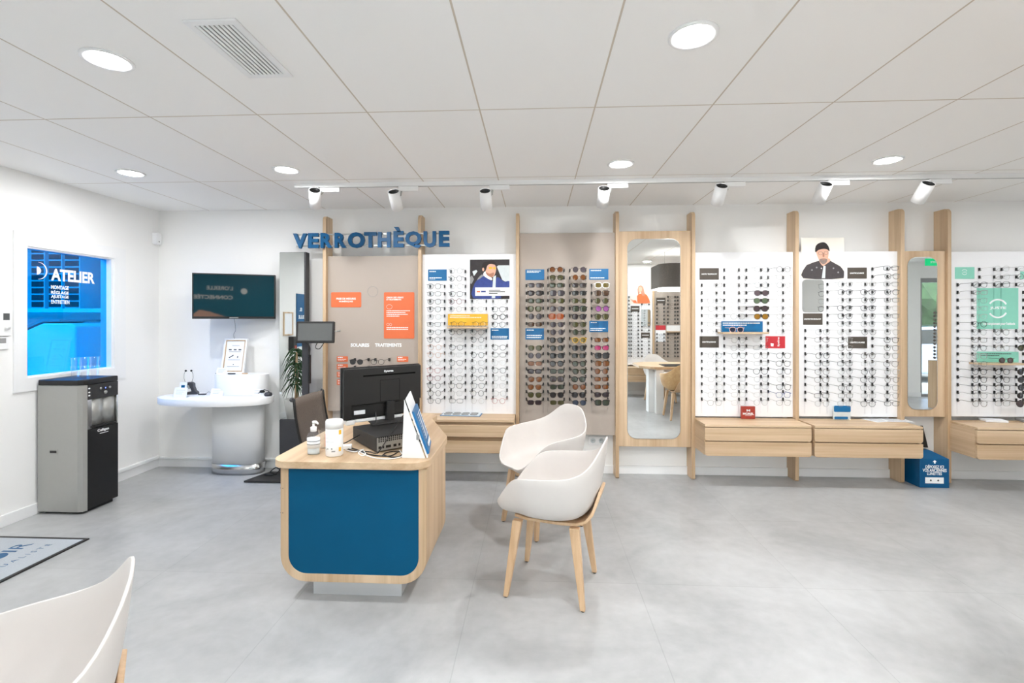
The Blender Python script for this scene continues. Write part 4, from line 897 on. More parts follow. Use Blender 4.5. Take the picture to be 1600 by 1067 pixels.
# computer lying flat with cables, monitor on it
pc0 = at_desk(588, 708)
g = thing('desktop_computer', 'black desktop computer lying flat under the monitor, ports facing right', 'computer', (pc0.x, pc0.y, TZ + .0005), math.radians(41))
PH = .085       # local +X = along the port side, +Y = along the left long side
MB().box(0, .30, .004, .36, .004, PH).box(.02, .06, .02, .06, 0, .004).box(.24, .28, .02, .06, 0, .004).box(.02, .06, .3, .34, 0, .004).box(.24, .28, .3, .34, 0, .004).build('case', 'blacksoft', g, local=True, bevel=.003)
r_ = MB().box(.004, .296, -.001, .0035, .008, PH - .004).build('port_plate', 'silver', g, local=True)
l = MB()
for i in range(14):
    for j in range(3): l.box(.012 + i * .012, .020 + i * .012, -.002, -.001, .056 + j * .010, .063 + j * .010)
for x, w_ in ((.012, .014), (.035, .01), (.055, .03), (.10, .018), (.13, .012), (.155, .02), (.2, .03), (.25, .035)): l.box(x, x + w_, -.002, -.001, .02, .034)
l.build('port', 'black', r_, local=True)
ml, mr = Vector((-1.187, 2.875, 0)), Vector((-.784, 3.205, 0)); mc_ = (ml + mr) / 2; ma = math.atan2(mr.y - ml.y, mr.x - ml.x)
stz = TZ + PH + .001
g = thing('monitor', 'black computer monitor seen from behind on the desk', 'monitor', (mc_.x, mc_.y, stz), ma)
W2 = .262; mb0 = .867 - stz; mt = 1.190 - stz
MB().prism(rrect(-W2, W2, mb0, mt, .006), 'xz', .0, .022).build('screen_bezel', 'black', g, local=True, bevel=.002)
MB().box(-W2 + .01, W2 - .01, .0222, .0228, mb0 + .014, mt - .01).build('screen', 'screen_off', g, local=True)
hs = MB(); bt = [(-W2 + .006, mt - .006), (W2 - .006, mt - .006), (W2 - .006, mb0 + .095), (W2 - .04, mb0 + .095), (W2 - .04, mb0 + .012), (W2 - .055, mb0 + .012), (W2 - .055, mb0 + .09), (-W2 + .055, mb0 + .09), (-W2 + .055, mb0 + .008), (-W2 + .006, mb0 + .008)]
hs.prism(bt[::-1], 'xz', -.03, -.0005); hs.box(-W2 + .055, W2 - .055, -.012, -.0005, mb0 + .008, mb0 + .09)
hs.build('back_housing', 'black', g, local=True, bevel=.004)
MB().box(-.135, .215, -.0308, -.0302, mt - .060, mt - .05).build('vent_slot', 'void', g, local=True)
MB().tube([(x, -.0303, z) for x, z in rrect(-.025, .105, mb0 + .10, mt - .088, .004, 2)], .0010, 4, closed=True).build('cover_outline', 'void', g, local=True)
l = MB(); l.text('iiyama', (.0, -.0302, mt - .042), .062, .016, bold=.03); l.build('lettering', 'paper', g, local=True)
MB().box(-W2 + .075, -W2 + .145, -.0135, -.0125, mb0 + .03, mb0 + .055).build('rating_label', 'paper', g, local=True)
MB().box(.012, .062, -.05, -.0125, .004, mb0 + .098).build('neck', 'black', g, local=True, bevel=.004)
MB().prism([(-.11, -.12), (.17, -.12), (.13, .10), (-.07, .10)], 'xy', 0, .010).build('base', 'blacksoft', g, local=True, bevel=.003)
g = thing('white_box', 'long flat white box lying under the monitor screen', 'box', (mc_.x + .0, mc_.y + .0, stz), ma)
MB().box(-.18, .14, -.009, .045, 0.0106, .030).build('housing', 'white', g, local=True, bevel=.005)
MB().box(-.235, -.181, -.016, .05, 0, .030).build('end_cap', 'white', g, local=True, bevel=.006)
# leaning sign stand
g = thing('counter_sign', 'white easel sign with blue panel leaning at the right desk edge', 'counter sign', (-.63, 2.65, TZ + .0005))
bt0, bt1 = Vector((-.577, 2.515, TZ + .004)), Vector((-.627, 2.795, TZ + .004)); lean = Vector((-.115, 0, .31))
nrm = (bt1 - bt0).cross(lean).normalized()
MB().add([bt0, bt1, bt1 + lean, bt0 + lean] + [q + nrm * .006 for q in (bt0, bt1, bt1 + lean, bt0 + lean)], [(0, 1, 2, 3), (4, 5, 6, 7), (0, 1, 5, 4), (1, 2, 6, 5), (2, 3, 7, 6), (3, 0, 4, 7)]).build('back_plate', 'white', g)
q0 = bt0 + (bt1 - bt0) * .06 + lean * .04 + nrm * .0065; ey = (bt1 - bt0) * .88; ez = lean * .72
MB().add([q0, q0 + ey, q0 + ey + ez, q0 + ez] + [a_ + nrm * .012 for a_ in (q0, q0 + ey, q0 + ey + ez, q0 + ez)], [(0, 1, 2, 3), (4, 5, 6, 7), (0, 1, 5, 4), (1, 2, 6, 5), (2, 3, 7, 6), (3, 0, 4, 7)]).build('blue_panel', 'card_blue', g)
l = MB(); yh = ey.normalized(); zh = ez.normalized(); l.text('UNIVERS', q0 + ey * .12 + ez * .12 + nrm * .0187, .16, .022, yh, zh, bold=.03)
for i in range(9): a_ = q0 + ey * .12 + ez * (.3 + .07 * i) + nrm * .0187; l.add([a_, a_ + yh * .18, a_ + yh * .18 + zh * .005, a_ + zh * .005], [(0, 1, 2, 3)])
l.build('lettering', 'ink', g)
ea, eb, ec = Vector((-.712, 2.522, TZ + .001)), Vector((-.586, 2.518, TZ + .001)), Vector((-.700, 2.523, TZ + .31))
MB().add([ea, eb, ec] + [q + Vector((0, .004, 0)) for q in (ea, eb, ec)], [(0, 1, 2), (3, 4, 5), (0, 1, 4, 3), (1, 2, 5, 4), (2, 0, 3, 5)]).build('easel_support', 'white', g)
MB().box(-.632, -.616, 2.512, 2.5215, TZ + .10, TZ + .125).build('clip', 'grey', g)
# cables
rc = random.Random(3)
def cable(pts, label, r=.0032, mat='black', cat='cable', group='cables on the desk', name='cable'):
    P_ = [Vector(p) for p in pts]; out = []
    for i in range(len(P_) - 1):
        a, b_, c, d = P_[max(i - 1, 0)], P_[i], P_[i + 1], P_[min(i + 2, len(P_) - 1)]
        for k in range(8):
            t_ = k / 8; out.append(.5 * (2 * b_ + (c - a) * t_ + (2 * a - 5 * b_ + 4 * c - d) * t_ ** 2 + (3 * b_ - a - 3 * c + d) * t_ ** 3))
    out.append(P_[-1])
    o = MB().tube(out, r, 7, m=0).build(name, mat, None, loc=P_[0]); return tag(o, label, cat, group)
D = lambda px, py, h=0: at_z(px, py, TZ + .004 + h)
mon = lambda x, z, y=-.04: Vector((mc_.x + math.cos(ma) * x - math.sin(ma) * y, mc_.y + math.sin(ma) * x + math.cos(ma) * y, stz + z))
cable([mon(-.06, .07), mon(-.09, .0, -.09), D(545, 689, .03), D(535, 694), D(548, 703), D(565, 705), D(580, 706)], 'black cable hanging from the monitor to the left of the computer')
cable([mon(.12, .09), mon(.13, .06, -.1), mon(.07, .03, -.13), D(596, 700, .06), D(588, 708, .03), D(578, 706)], 'black cable looping in front of the monitor neck')
cable([D(536, 697), D(556, 702), D(574, 709), D(592, 712), D(610, 712), D(622, 706)], 'black cable lying on the desk before the computer')
cable([D(600, 711), D(612, 714), D(624, 713), D(629, 707), D(618, 705), D(604, 707), D(598, 711)], 'coiled black cable at the computer ports')
cable([D(562, 706), D(580, 714), D(604, 717), D(626, 714), D(628, 709), D(624, 703, .02)], 'outermost white cable curving before the computer', mat='white')
cable([D(540, 703), D(554, 706), D(565, 703), D(571, 709), D(566, 712), D(560, 707), D(568, 702, .02)], 'white cable bundle knotted in front of the computer', mat='white')
cable([mon(-.13, -.055, -.19), mon(-.05, -.02, -.2), mon(.05, -.03, -.19), mon(.1, -.045, -.17)], 'thick black cable draped over the computer front', r=.004)
o = MB().box(-.03, .03, -.02, .02, 0, .022).build('power_adapter', 'white', None, local=True, bevel=.004); p = D(541, 700); o.location = (p.x, p.y, TZ + .001); o.rotation_euler = (0, 0, .3); tag(o, 'small white plug adapter left of the computer', 'adapter')

# ------------------------------------------------------------------ shell armchairs (front = local +X)
def shell_mesh():
    T = [(0, .84, .285), (14, .838, .285), (24, .815, .285), (34, .765, .283), (46, .715, .285), (62, .688, .286), (90, .676, .284), (112, .668, .278), (124, .646, .266), (133, .60, .268), (142, .545, .282), (151, .492, .298), (161, .466, .298), (180, .458, .275)]
    def interp(a, j):
        a = abs(a)
        for (a0, *q0), (a1, *q1) in zip(T, T[1:]):
            if a0 <= a <= a1:
                t_ = (a - a0) / (a1 - a0); t_ = t_ * t_ * (3 - 2 * t_) if j == 0 and False else t_; return q0[j] + (q1[j] - q0[j]) * t_
    n = 72; m_ = 14; vs = [(.0, 0, .438)]; z0 = .438
    hh = [interp(-180 + 360 * k / n, 0) for k in range(n)]; rr = [interp(-180 + 360 * k / n, 1) for k in range(n)]
    for _ in range(2): hh = [(hh[k - 1] + 2 * hh[k] + hh[(k + 1) % n]) / 4 for k in range(n)]
    for s_ in range(1, m_ + 1):
        s0 = s_ / m_
        for k in range(n):
            ph = math.radians(-180 + 360 * k / n); h = hh[k]; R = rr[k] * .97
            lift = (h - z0) / .38; Rb = R * .98
            Rb1 = R * .84
            P0, P1, P2, P3 = (0, z0), (Rb1, z0 - .012), (Rb - .012 * lift, z0 - .012), (R + .022 * lift, h)
            q = s0 ** .92; c = [(1 - q) ** 3, 3 * q * (1 - q) ** 2, 3 * q * q * (1 - q), q ** 3]
            r = sum(a_ * p_[0] for a_, p_ in zip(c, (P0, P1, P2, P3))); z = sum(a_ * p_[1] for a_, p_ in zip(c, (P0, P1, P2, P3)))
            cx, sy = math.cos(ph), math.sin(ph)
            sq = (abs(cx) ** 2.6 + abs(sy) ** 2.6) ** (-1 / 2.6)           # squarish plan
            vs.append((-r * cx * sq, r * sy * sq, z))
    fs = [(0, 1 + k, 1 + (k + 1) % n) for k in range(n)]
    for s_ in range(m_ - 1):
        for k in range(n): a, b_ = 1 + s_ * n + k, 1 + s_ * n + (k + 1) % n; fs.append((a, b_, b_ + n, a + n))
    return MB().add(vs, fs, 0, True)
def armchair(label, x, y, rot, group='white shell armchairs', shellmat='shell'):
    g = thing('armchair', label, 'chair', (x, y, 0), rot, group)
    o = shell_mesh().build('seat_shell', shellmat, g, local=True); md = o.modifiers.new('s', 'SOLIDIFY'); md.thickness = .009; md.offset = 0; md.use_even_offset = True
    b_ = o.modifiers.new('b', 'BEVEL'); b_.width = .003; b_.segments = 2; b_.limit_method = 'ANGLE'; b_.angle_limit = .9
    # bent plywood carrier
    path = [(.18, .416, .13), (.10, .414, .155), (-.08, .414, .16), (-.165, .417, .155), (-.212, .434, .15), (-.243, .470, .14), (-.262, .52, .125), (-.277, .572, .10)]
    vs = []
    for i, (px, pz, hw) in enumerate(path):
        a = path[max(i - 1, 0)]; b2 = path[min(i + 1, len(path) - 1)]; d = Vector((b2[0] - a[0], 0, b2[1] - a[1])).normalized(); nn = Vector((-d.z, 0, d.x)) * .008
        for s_ in (-1, 1):
            for q in (-1, 1): vs.append((px + nn.x * q, s_ * hw, pz + nn.z * q))
    fs = []
    for i in range(len(path) - 1):
        k = i * 4
        for a, c in ((0, 2), (2, 3), (3, 1), (1, 0)): fs.append((k + a, k + c, k + 4 + c, k + 4 + a))
    fs += [(0, 1, 3, 2), (4 * len(path) - 4, 4 * len(path) - 2, 4 * len(path) - 1, 4 * len(path) - 3)]
    MB().add(vs, fs).build('plywood_carrier', 'leg_wood', g, local=True, bevel=.003)
    for sx in (1, -1):
        for sy in (1, -1):
            t0 = Vector((sx * .155, sy * .15, .402)); f0 = Vector((sx * .207, sy * .197, .006)); vs = []
            for c, w_, d_ in ((f0, .013, .013), (t0, .026, .019)):
                vs += [c + Vector((i * w_, j * d_, 0)) for i, j in ((-1, -1), (1, -1), (1, 1), (-1, 1))]
            MB().add(vs, [(0, 1, 2, 3), (4, 5, 6, 7)] + [(i, (i + 1) % 4, 4 + (i + 1) % 4, 4 + i) for i in range(4)]).build('leg', 'leg_wood', g, local=True, bevel=.003)
            MB().lathe([(.0001, 0), (.009, 0), (.009, .006), (.0001, .006)], (f0.x, f0.y, 0), 10).build('foot_glide', 'black', g, local=True)
    return g
armchair('white shell armchair with wooden legs, nearest to the desk front', .092, 2.705, math.atan2(.11, -.396))
armchair('white shell armchair with wooden legs, the rear one turned toward the camera', .045, 3.50, math.radians(180 + 38))
armchair('white shell armchair cut off at the lower left corner', -1.296, 1.028, math.radians(219))
armchair('white shell armchair behind the camera at the round cornered table', 2.25, .28, math.radians(75))

# ------------------------------------------------------------------ office chair
g = thing('office_chair', 'office chair with brown mesh back behind the desk', 'office chair', (-1.46, 3.48, 0), 0)
BW = .235; ys = [-BW + 2 * BW * k / 8 for k in range(9)]
def bk(y, t_): return (-.245 + .11 * (1 - t_) - .02 * math.sin(PI * t_) + .22 * (abs(y) / BW) ** 2 * .12, y * (1 - .04 * t_), .46 + .47 * t_)
vs = [bk(y, t_ / 8) for t_ in range(9) for y in ys]
o = MB().add(vs, [(i * 9 + j, i * 9 + j + 1, (i + 1) * 9 + j + 1, (i + 1) * 9 + j) for i in range(8) for j in range(8)], 0, True).build('backrest', 'meshback', g, local=True, solid=.006)
for s_ in (-1, 1):
    MB().tube([Vector(bk(s_ * BW * 1.0, t_ / 8)) for t_ in range(9)] + [Vector(bk(s_ * BW, 1)) + Vector((-.012, 0, .006))], .010, 8).build('side_frame', 'black', g, local=True)
MB().tube([Vector(bk(-BW, 1)) + Vector((-.012, 0, -.004)), Vector(bk(-BW, 1)) + Vector((-.012, -.008, .002))], .016, 12).build('frame_knob', 'darkgrey', g, local=True)
MB().prism(rrect(-.2, .24, -.23, .23, .06), 'xy', .43, .49).build('seat', 'blacksoft', g, local=True, bevel=.02, seg=3)
MB().tube([(-.19, 0, .44), (-.25, 0, .46), (-.235, 0, .56)], .02, 8).build('back_support', 'black', g, local=True)
MB().cyl((0, 0, .09), (0, 0, .43), .026).build('gas_column', 'darkgrey', g, local=True)
for i in range(5):
    a = 2 * PI * i / 5 + .3
    MB().tube([(0, 0, .1), (.28 * math.cos(a), .28 * math.sin(a), .07)], [.026, .016], 8).build('base_arm', 'black', g, local=True)
    MB().cyl((.28 * math.cos(a) - .02 * math.sin(a), .28 * math.sin(a) + .02 * math.cos(a), .027), (.28 * math.cos(a) + .02 * math.sin(a), .28 * math.sin(a) - .02 * math.cos(a), .027), .027).build('caster', 'blacksoft', g, local=True)

# ------------------------------------------------------------------ water dispenser with glasses
wx0, wx1, wy_0, wy_1, WH = XL + .02, -3.437, 3.482, 3.79, 1.026
g = thing('water_dispenser', 'silver and black water dispenser under the blue window', 'water dispenser', ((wx0 + wx1) / 2, (wy_0 + wy_1) / 2, 0))
bdy = [(wx0, wy_0), (wx1 - .045, wy_0), (wx1 - .012, wy_0 + .010), (wx1, wy_0 + .035), (wx1, wy_0 + .036), (wx1 - .03, wy_0 + .036), (wx1 - .03, wy_1), (wx0, wy_1)]
MB().prism(bdy, 'xy', .02, .982).build('side_housing', 'silver', g, bevel=.004)
MB().box(wx0 + .03, wx1 - .03, wy_0 + .03, wy_1 - .02, 0, .02).build('plinth', 'black', g)
MB().prism([(wx0, wy_0), (wx1 - .045, wy_0), (wx1 - .012, wy_0 + .012), (wx1, wy_0 + .04), (wx1, wy_1), (wx0, wy_1)], 'xy', .983, WH).build('top_cover', 'black', g, bevel=.008, seg=3)
MB().box(wx1 - .0295, wx1 - .002, wy_0 + .037, wy_1, .868, .982).build('control_panel', 'blacksoft', g, bevel=.002)
zc_ = .93
for yy in (wy_0 + .15, wy_0 + .23): MB().cyl((wx1 - .002, yy, zc_ + .012), (wx1 + .002, yy, zc_ + .012), .009, 14).build('button', 'silver', g)
MB().cyl((wx1 - .002, wy_0 + .19, zc_ - .022), (wx1 + .003, wy_0 + .19, zc_ - .022), .014, 18).build('button', 'silver', g)
MB().box(wx1 - .002, wx1 + .0005, wy_0 + .165, wy_0 + .215, zc_ + .004, zc_ + .020).build('display', 'black', g)
MB().cyl((wx1, wy_0 + .19, zc_ + .012), (wx1 + .0015, wy_0 + .19, zc_ + .012), .0035, 10).build('indicator', 'led', g)
l = MB()
for j, z in enumerate((.955, .925, .90)): l.prism([(wy_0 + .052 + .009 * math.cos(a), z + .006 * math.sin(a)) for a in [2 * PI * q / 10 for q in range(10)]], 'yz', wx1 - .002, wx1 - .0012)
l.build('pictogram', 'ink', g)
MB().box(wx1 - .0295, wx1 - .024, wy_0 + .037, wy_1, .64, .8675).box(wx1 - .024, wx1 - .004, wy_0 + .037, wy_0 + .075, .64, .8675).box(wx1 - .024, wx1 - .004, wy_1 - .012, wy_1, .64, .8675).build('dispensing_bay', 'steel', g)
MB().add([(wx1 - .022 + .016 * abs(math.sin(2 * PI * k / 24)), wy_0 + .078 + .218 * k / 24, z) for z in (.662, .866) for k in range(25)], [(k, k + 1, 26 + k, 25 + k) for k in range(24)], 0, True).build('splash_back', 'silver', g, solid=.003)
MB().box(wx1 - .03, wx1 + .008, wy_0 + .075, wy_1 - .02, .645, .66).build('drip_tray', 'black', g, bevel=.003)
MB().box(wx1 - .0295, wx1 - .001, wy_0 + .037, wy_1, .03, .639).build('front_door', 'black', g, bevel=.003)
l = MB(); l.text('Culligan', (wx1 - .0005, wy_0 + .12, .598), .10, .026, (0, 1, 0), (0, 0, 1), bold=.03); l.box(wx1 - .001, wx1 + .0002, wy_0 + .14, wy_0 + .215, .586, .590); l.build('lettering', 'ink', g)
a = at_y(83.5, 706, wy_0); MB().ring([(a.x - .035, a.z - .018), (a.x + .035, a.z - .018), (a.x + .035, a.z + .018), (a.x - .035, a.z + .018)], [(a.x - .028, a.z - .01), (a.x + .028, a.z - .01), (a.x + .028, a.z + .01), (a.x - .028, a.z + .01)], 'xz', wy_0 - .003, wy_0 - .0005).box(a.x - .028, a.x + .028, wy_0 - .001, wy_0 - .0004, a.z - .01, a.z + .01, 1).build('side_grip', ['silver', 'black'], g)
for k, px in enumerate((118, 133, 148)):
    p = at_z(px, 589 - k * 1.2, WH)
    for j in range(2):
        o = MB().lathe([(.0001, .002), (.026, .002), (.031, .080), (.0345, .082), (.0345, .086), (.029, .086), (.0245, .006), (.0001, .006)], n=22).build('drinking_glass', 'water', None, local=True)
        o.location = (p.x, p.y, WH + .0005 + j * .068); tag(o, f"{'upper' if j else 'lower'} clear tumbler of the {('left', 'middle', 'right')[k]} stack on the water dispenser", 'glass', 'tumblers stacked on the water dispenser')

# ------------------------------------------------------------------ wall bits
g = thing('room_thermostat', 'white thermostat with small screen and knob at the left photo edge', 'thermostat', (XL, at_x(6, 505, XL).y, 1.4))
p0, p1 = at_x(-6, 545, XL), at_x(14, 488, XL); zt_, zb_ = at_x(4, 488, XL).z, at_x(4, 525, XL).z
MB().box(XL + .0005, XL + .02, p0.y, p1.y, zb_, zt_).build('housing', 'white', g, bevel=.004)
a, b_ = at_x(1, 500, XL), at_x(11, 489.5, XL); MB().box(XL + .02, XL + .0205, a.y, b_.y, a.z, b_.z).build('screen', 'screen_grey', g)
c = at_x(6.5, 511, XL); MB().cyl((XL + .02, c.y, c.z), (XL + .032, c.y, c.z), .018, 20).build('knob', 'white', g)
zc2 = at_x(4, 546, XL).z
MB().box(XL + .0005, XL + .012, p0.y, p1.y - .01, zc2, zb_ - .003).build('switch_plate', 'white', g, bevel=.003)
MB().box(XL + .012, XL + .014, p0.y + .01, p1.y - .03, zb_ - .05, zb_ - .015).build('switch', 'grey', g, bevel=.001)
a = at_x(242, 373, XL); o = MB().prism(rrect(a.y - .038, a.y + .038, a.z - .06, a.z + .06, .02), 'yz', XL + .0005, XL + .045).build('motion_sensor', 'white', None, loc=a, bevel=.008); tag(o, 'small white motion sensor high in the left corner', 'sensor')
MB().cyl((XL + .045, a.y, a.z - .03), (XL + .046, a.y, a.z - .03), .006, 10).build('sensor_eye', 'black', o)
a = at_x(249, 713, XL)
cable([(XL + .008, a.y + .0, .34), (XL + .03, a.y + .02, .30), (XL + .03, a.y + .01, .22), (XL + .02, a.y, .16), (XL + .012, a.y, .125)], 'short blue cable coming out of the left corner above the skirting', .004, 'card_blue', group=None)
p = at_y(933, 688, YW); g = thing('wall_socket', 'white wall socket below the beige sunglasses board', 'socket', (p.x, YW, p.z))
MB().prism(rrect(p.x - .085, p.x + .085, p.z - .042, p.z + .042, .006), 'xz', YW - .01, YW - .0005).build('plate', 'white', g, bevel=.002)
for s_ in (-.04, .04):
    MB().cyl((p.x + s_, YW - .0112, p.z), (p.x + s_, YW - .0102, p.z), .024, 24).build('socket_ring', 'pale', g)
    MB().cyl((p.x + s_ - .007, YW - .0117, p.z), (p.x + s_ - .007, YW - .0105, p.z), .003, 8).cyl((p.x + s_ + .007, YW - .0117, p.z), (p.x + s_ + .007, YW - .0105, p.z), .003, 8).build('contact', 'black', g)

# ------------------------------------------------------------------ television
tl, tr = Vector((-3.206, 4.326, 0)), Vector((-2.559, 4.60, 0)); TA = math.atan2(tr.y - tl.y, tr.x - tl.x); tc_ = (tl + tr) / 2
dl = tl.x * sn + tl.y * cs
z1 = CAMZ + (CY - 426) / F * (tl.x * sn + tl.y * cs); z0 = CAMZ + (CY - 498) / F * (tl.x * sn + tl.y * cs)
hw = (tr - tl).length / 2
g = thing('television', 'black wall television with dark teal reflections above the white table', 'television', (tc_.x, tc_.y, z0), TA)
MB().box(-hw, hw, 0, .045, 0, z1 - z0).box(-hw + .08, hw - .08, .045, .07, .06, z1 - z0 - .08).build('housing', 'black', g, local=True, bevel=.003)
MB().box(-hw + .012, hw - .012, -.0006, -.0001, .022, z1 - z0 - .012).build('screen', 'screen_off', g, local=True)
MB().box(-.045, .03, -.0012, -.0002, .006, .014).build('badge', 'silver', g, local=True)
MB().tube([(0, .07, (z1 - z0) / 2), (.03, .13, (z1 - z0) / 2)], .02, 8).build('bracket_arm', 'black', g, local=True)
a = at_y(366, 498, 4.55); b_ = at_y(371, 540, YW - .01)
cable([a, at_y(368, 515, YW - .02), at_y(365, 524, YW - .006), at_y(370, 537, YW - .006)], 'thin black cable hanging below the television', .0022, 'grey', group=None)

# ------------------------------------------------------------------ white demonstration table
HTX, HTY, HTZ = -3.03, 4.415, .760
g = thing('demonstration_table', 'white oval pedestal table with raised step and steel foot band', 'table', (HTX, HTY, 0))
ov = lambda cx, cy, a, b__, n=56, e_=2.0: [(cx + a * math.copysign(abs(math.cos(q)) ** (2 / e_), math.cos(q)), cy + b__ * math.copysign(abs(math.sin(q)) ** (2 / e_), math.sin(q))) for q in [2 * PI * k / n for k in range(n)]]
MB().prism(ov(HTX, HTY, .54, .243, e_=2.2), 'xy', HTZ - .062, HTZ, smooth=True).build('tabletop', 'white', g, bevel=.003)
MB().prism(ov(-2.90, 4.55, .245, .11, e_=2.6), 'xy', .10, HTZ - .0625, smooth=True).build('pedestal', 'white', g)
MB().prism(ov(-2.90, 4.55, .249, .114, e_=2.6), 'xy', 0, .10, smooth=True).build('foot_band', 'steel', g)
RZ = at_y(370, 585.5, 4.45).z
MB().prism(ov(-2.86, 4.54, .255, .12, e_=2.4), 'xy', HTZ + .0005, RZ, smooth=True).build('raised_step', 'white', g, bevel=.002)
# framed print leaning on the step
g = thing('framed_print', 'white and wood framed product sheet leaning on the raised step', 'framed print', (-2.86, 4.55, RZ + .001), 0)
fb, ft = at_y(363, 583, 4.52), at_y(363, 528, 4.60)
fw, fh = .235, .345; g.location = (at_y(362, 583, 4.53).x, 4.53, RZ + .001); g.rotation_euler = (-.2, 0, .0)
MB().ring([(-fw / 2, 0), (fw / 2, 0), (fw / 2, fh), (-fw / 2, fh)], [(-fw / 2 + .018, .018), (fw / 2 - .018, .018), (fw / 2 - .018, fh - .014), (-fw / 2 + .018, fh - .014)], 'xz', 0, .018).build('outer_frame', 'white', g, local=True, bevel=.002)
MB().ring([(-fw / 2 + .018, .018), (fw / 2 - .018, .018), (fw / 2 - .018, fh - .014), (-fw / 2 + .018, fh - .014)], [(-fw / 2 + .028, .03), (fw / 2 - .028, .03), (fw / 2 - .028, fh - .024), (-fw / 2 + .028, fh - .024)], 'xz', .003, .016).build('inner_frame', 'wood_z', g, local=True)
MB().box(-fw / 2 + .028, fw / 2 - .028, .008, .012, .03, fh - .024).build('sheet', 'paper', g, local=True)
l = MB()
for x, z in ((-.05, .235), (0, .235), (.048, .235)): l.box(x - .014, x + .014, .0068, .0078, z - .005, z + .006)
l.add([(-.055, .0075, .16), (-.05, .0075, .152), (-.008, .0075, .178), (-.012, .0075, .186)], [(0, 1, 2, 3)]); l.box(.03, .038, .0068, .0078, .155, .175); l.box(-.005, .004, .0068, .0078, .085, .093)
for z, a_, b_ in ((.213, -.06, .06), (.135, -.06, .06), (.068, -.06, .06), (.275, -.035, .04)): l.box(a_, b_, .0070, .0078, z, z + .003)
l.build('print', 'ink_dark', g, local=True)
T = lambda px, py, z=HTZ: at_z(px, py, z)
def tent(px, py, wd, ht, label, z=HTZ, rz=0, mat='paper'):
    p = T(px, py, z + .001); g = thing('card_holder', label, 'card holder', (p.x, p.y, z + .001), rz, 'small white cards on the demonstration table')
    MB().add([(-wd / 2, -.02, 0), (wd / 2, -.02, 0), (wd / 2, .004, ht), (-wd / 2, .004, ht), (-wd / 2, -.016, 0), (wd / 2, -.016, 0), (wd / 2, .008, ht), (-wd / 2, .008, ht)], [(0, 1, 2, 3), (4, 5, 6, 7), (0, 1, 5, 4), (2, 3, 7, 6), (0, 3, 7, 4), (1, 2, 6, 5)]).build('card', mat, g, local=True)
    MB().box(-wd / 2 - .002, wd / 2 + .002, -.024, .02, 0, .002).build('acrylic_foot', 'water', g, local=True)
    l = MB()
    for j in range(3): z_ = ht * (.75 - .2 * j); y_ = -.0202 + .024 * z_ / ht; l.box(-wd * .35, wd * (.35 - .1 * j), y_ - .0006, y_, z_, z_ + .0025)
    l.build('print', 'grey', g, local=True); return g
tent(283, 620, .125, .085, 'white card in front of the grey device at the left of the table')
tent(340, 618, .12, .065, 'blank white card in the middle of the white table')
tent(367, 618, .105, .062, 'white card right of the middle on the white table')
tent(404, 618, .105, .06, 'white card at the right end of the white table', rz=.12)
tent(350.5, 584, .10, .06, 'small white card at the foot of the framed print', z=RZ, rz=.05).location.y -= .03
# grey listening device with two wire ear pieces
p = T(300, 616, HTZ)
g = thing('hearing_aid_stand', 'dark grey curved charger stand with two wire ear pieces on the white table', 'device', (p.x, p.y, HTZ + .001), .25)
prof = [(-.055, 0), (.055, 0), (.055, .018), (.035, .035), (.022, .07), (.02, .105), (.0, .118), (-.04, .118), (-.048, .095), (-.02, .09), (-.004, .06), (.005, .03), (-.055, .02)]
MB().prism(prof, 'xz', -.028, .028).build('stand', 'darkgrey', g, local=True, bevel=.004)
MB().box(-.05, -.012, -.03, .026, .055, .088).build('holder', 'silver', g, local=True, bevel=.004)
for s_ in (-1, 1):
    MB().tube([(-.03 + s_ * .028, 0, .118), (-.03 + s_ * .04, 0, .16), (-.03 + s_ * .038, 0, .20), (-.03 + s_ * .026, 0, .226)], .0022, 6).build('ear_wire', 'grey', g, local=True)
    MB().lathe([(.0001, -.01), (.008, -.006), (.01, 0), (.008, .006), (.0001, .01)], (-.03 + s_ * .024, 0, .228), 12).build('ear_tip', 'black', g, local=True)
p = at_y(285, 600, 4.44); o = MB().box(-.035, .035, -.004, .004, 0, .12).build('display_card', 'paper', None, local=True, bevel=.001); o.location = (p.x, p.y, HTZ + .001); o.rotation_euler = (-.15, 0, 0); tag(o, 'upright white card with teal square behind the grey device', 'card')
MB().box(-.018, .018, -.0046, -.004, .07, .095).build('teal_square', 'blue', o, local=True)
p = T(316, 617); o = MB().box(-.035, .035, -.009, .009, 0, .012).build('remote_stick', 'darkgrey', None, local=True, bevel=.003); o.location = (p.x, p.y, HTZ + .001); o.rotation_euler = (0, 0, .1); tag(o, 'small dark stick shaped device right of the charger stand', 'device')
p = at_y(412, 612, 4.44); g = thing('headset', 'small dark wired headset lying at the right end of the white table', 'device', (p.x, p.y, HTZ + .001))
MB().tube([(-.10, 0, .02), (-.07, .0, .008), (-.03, .01, .045), (0, .01, .058), (.04, .01, .045), (.07, -.01, .02)], .0035, 7).build('wire', 'black', g, local=True)
MB().lathe([(.0001, 0), (.03, 0), (.036, .012), (.03, .03), (.012, .036), (.0001, .037)], (.045, 0, 0), 18).build('ear_cup', 'darkgrey', g, local=True)
MB().lathe([(.0001, 0), (.02, 0), (.024, .012), (.015, .024), (.0001, .026)], (-.02, .01, .03), 14).build('ear_pad', 'black', g, local=True)
p = at_y(322, 611, 4.47); o = MB().tube([(-.05, 0, .003), (-.01, .01, .01), (.02, .01, .03), (.05, 0, .022), (.07, -.01, .003)], .0025, 6).build('sound_tube', 'silver', None, local=True); o.location = (p.x, p.y, HTZ + .001); tag(o, 'thin bent silver tube lying behind the dark stick device', 'tube')
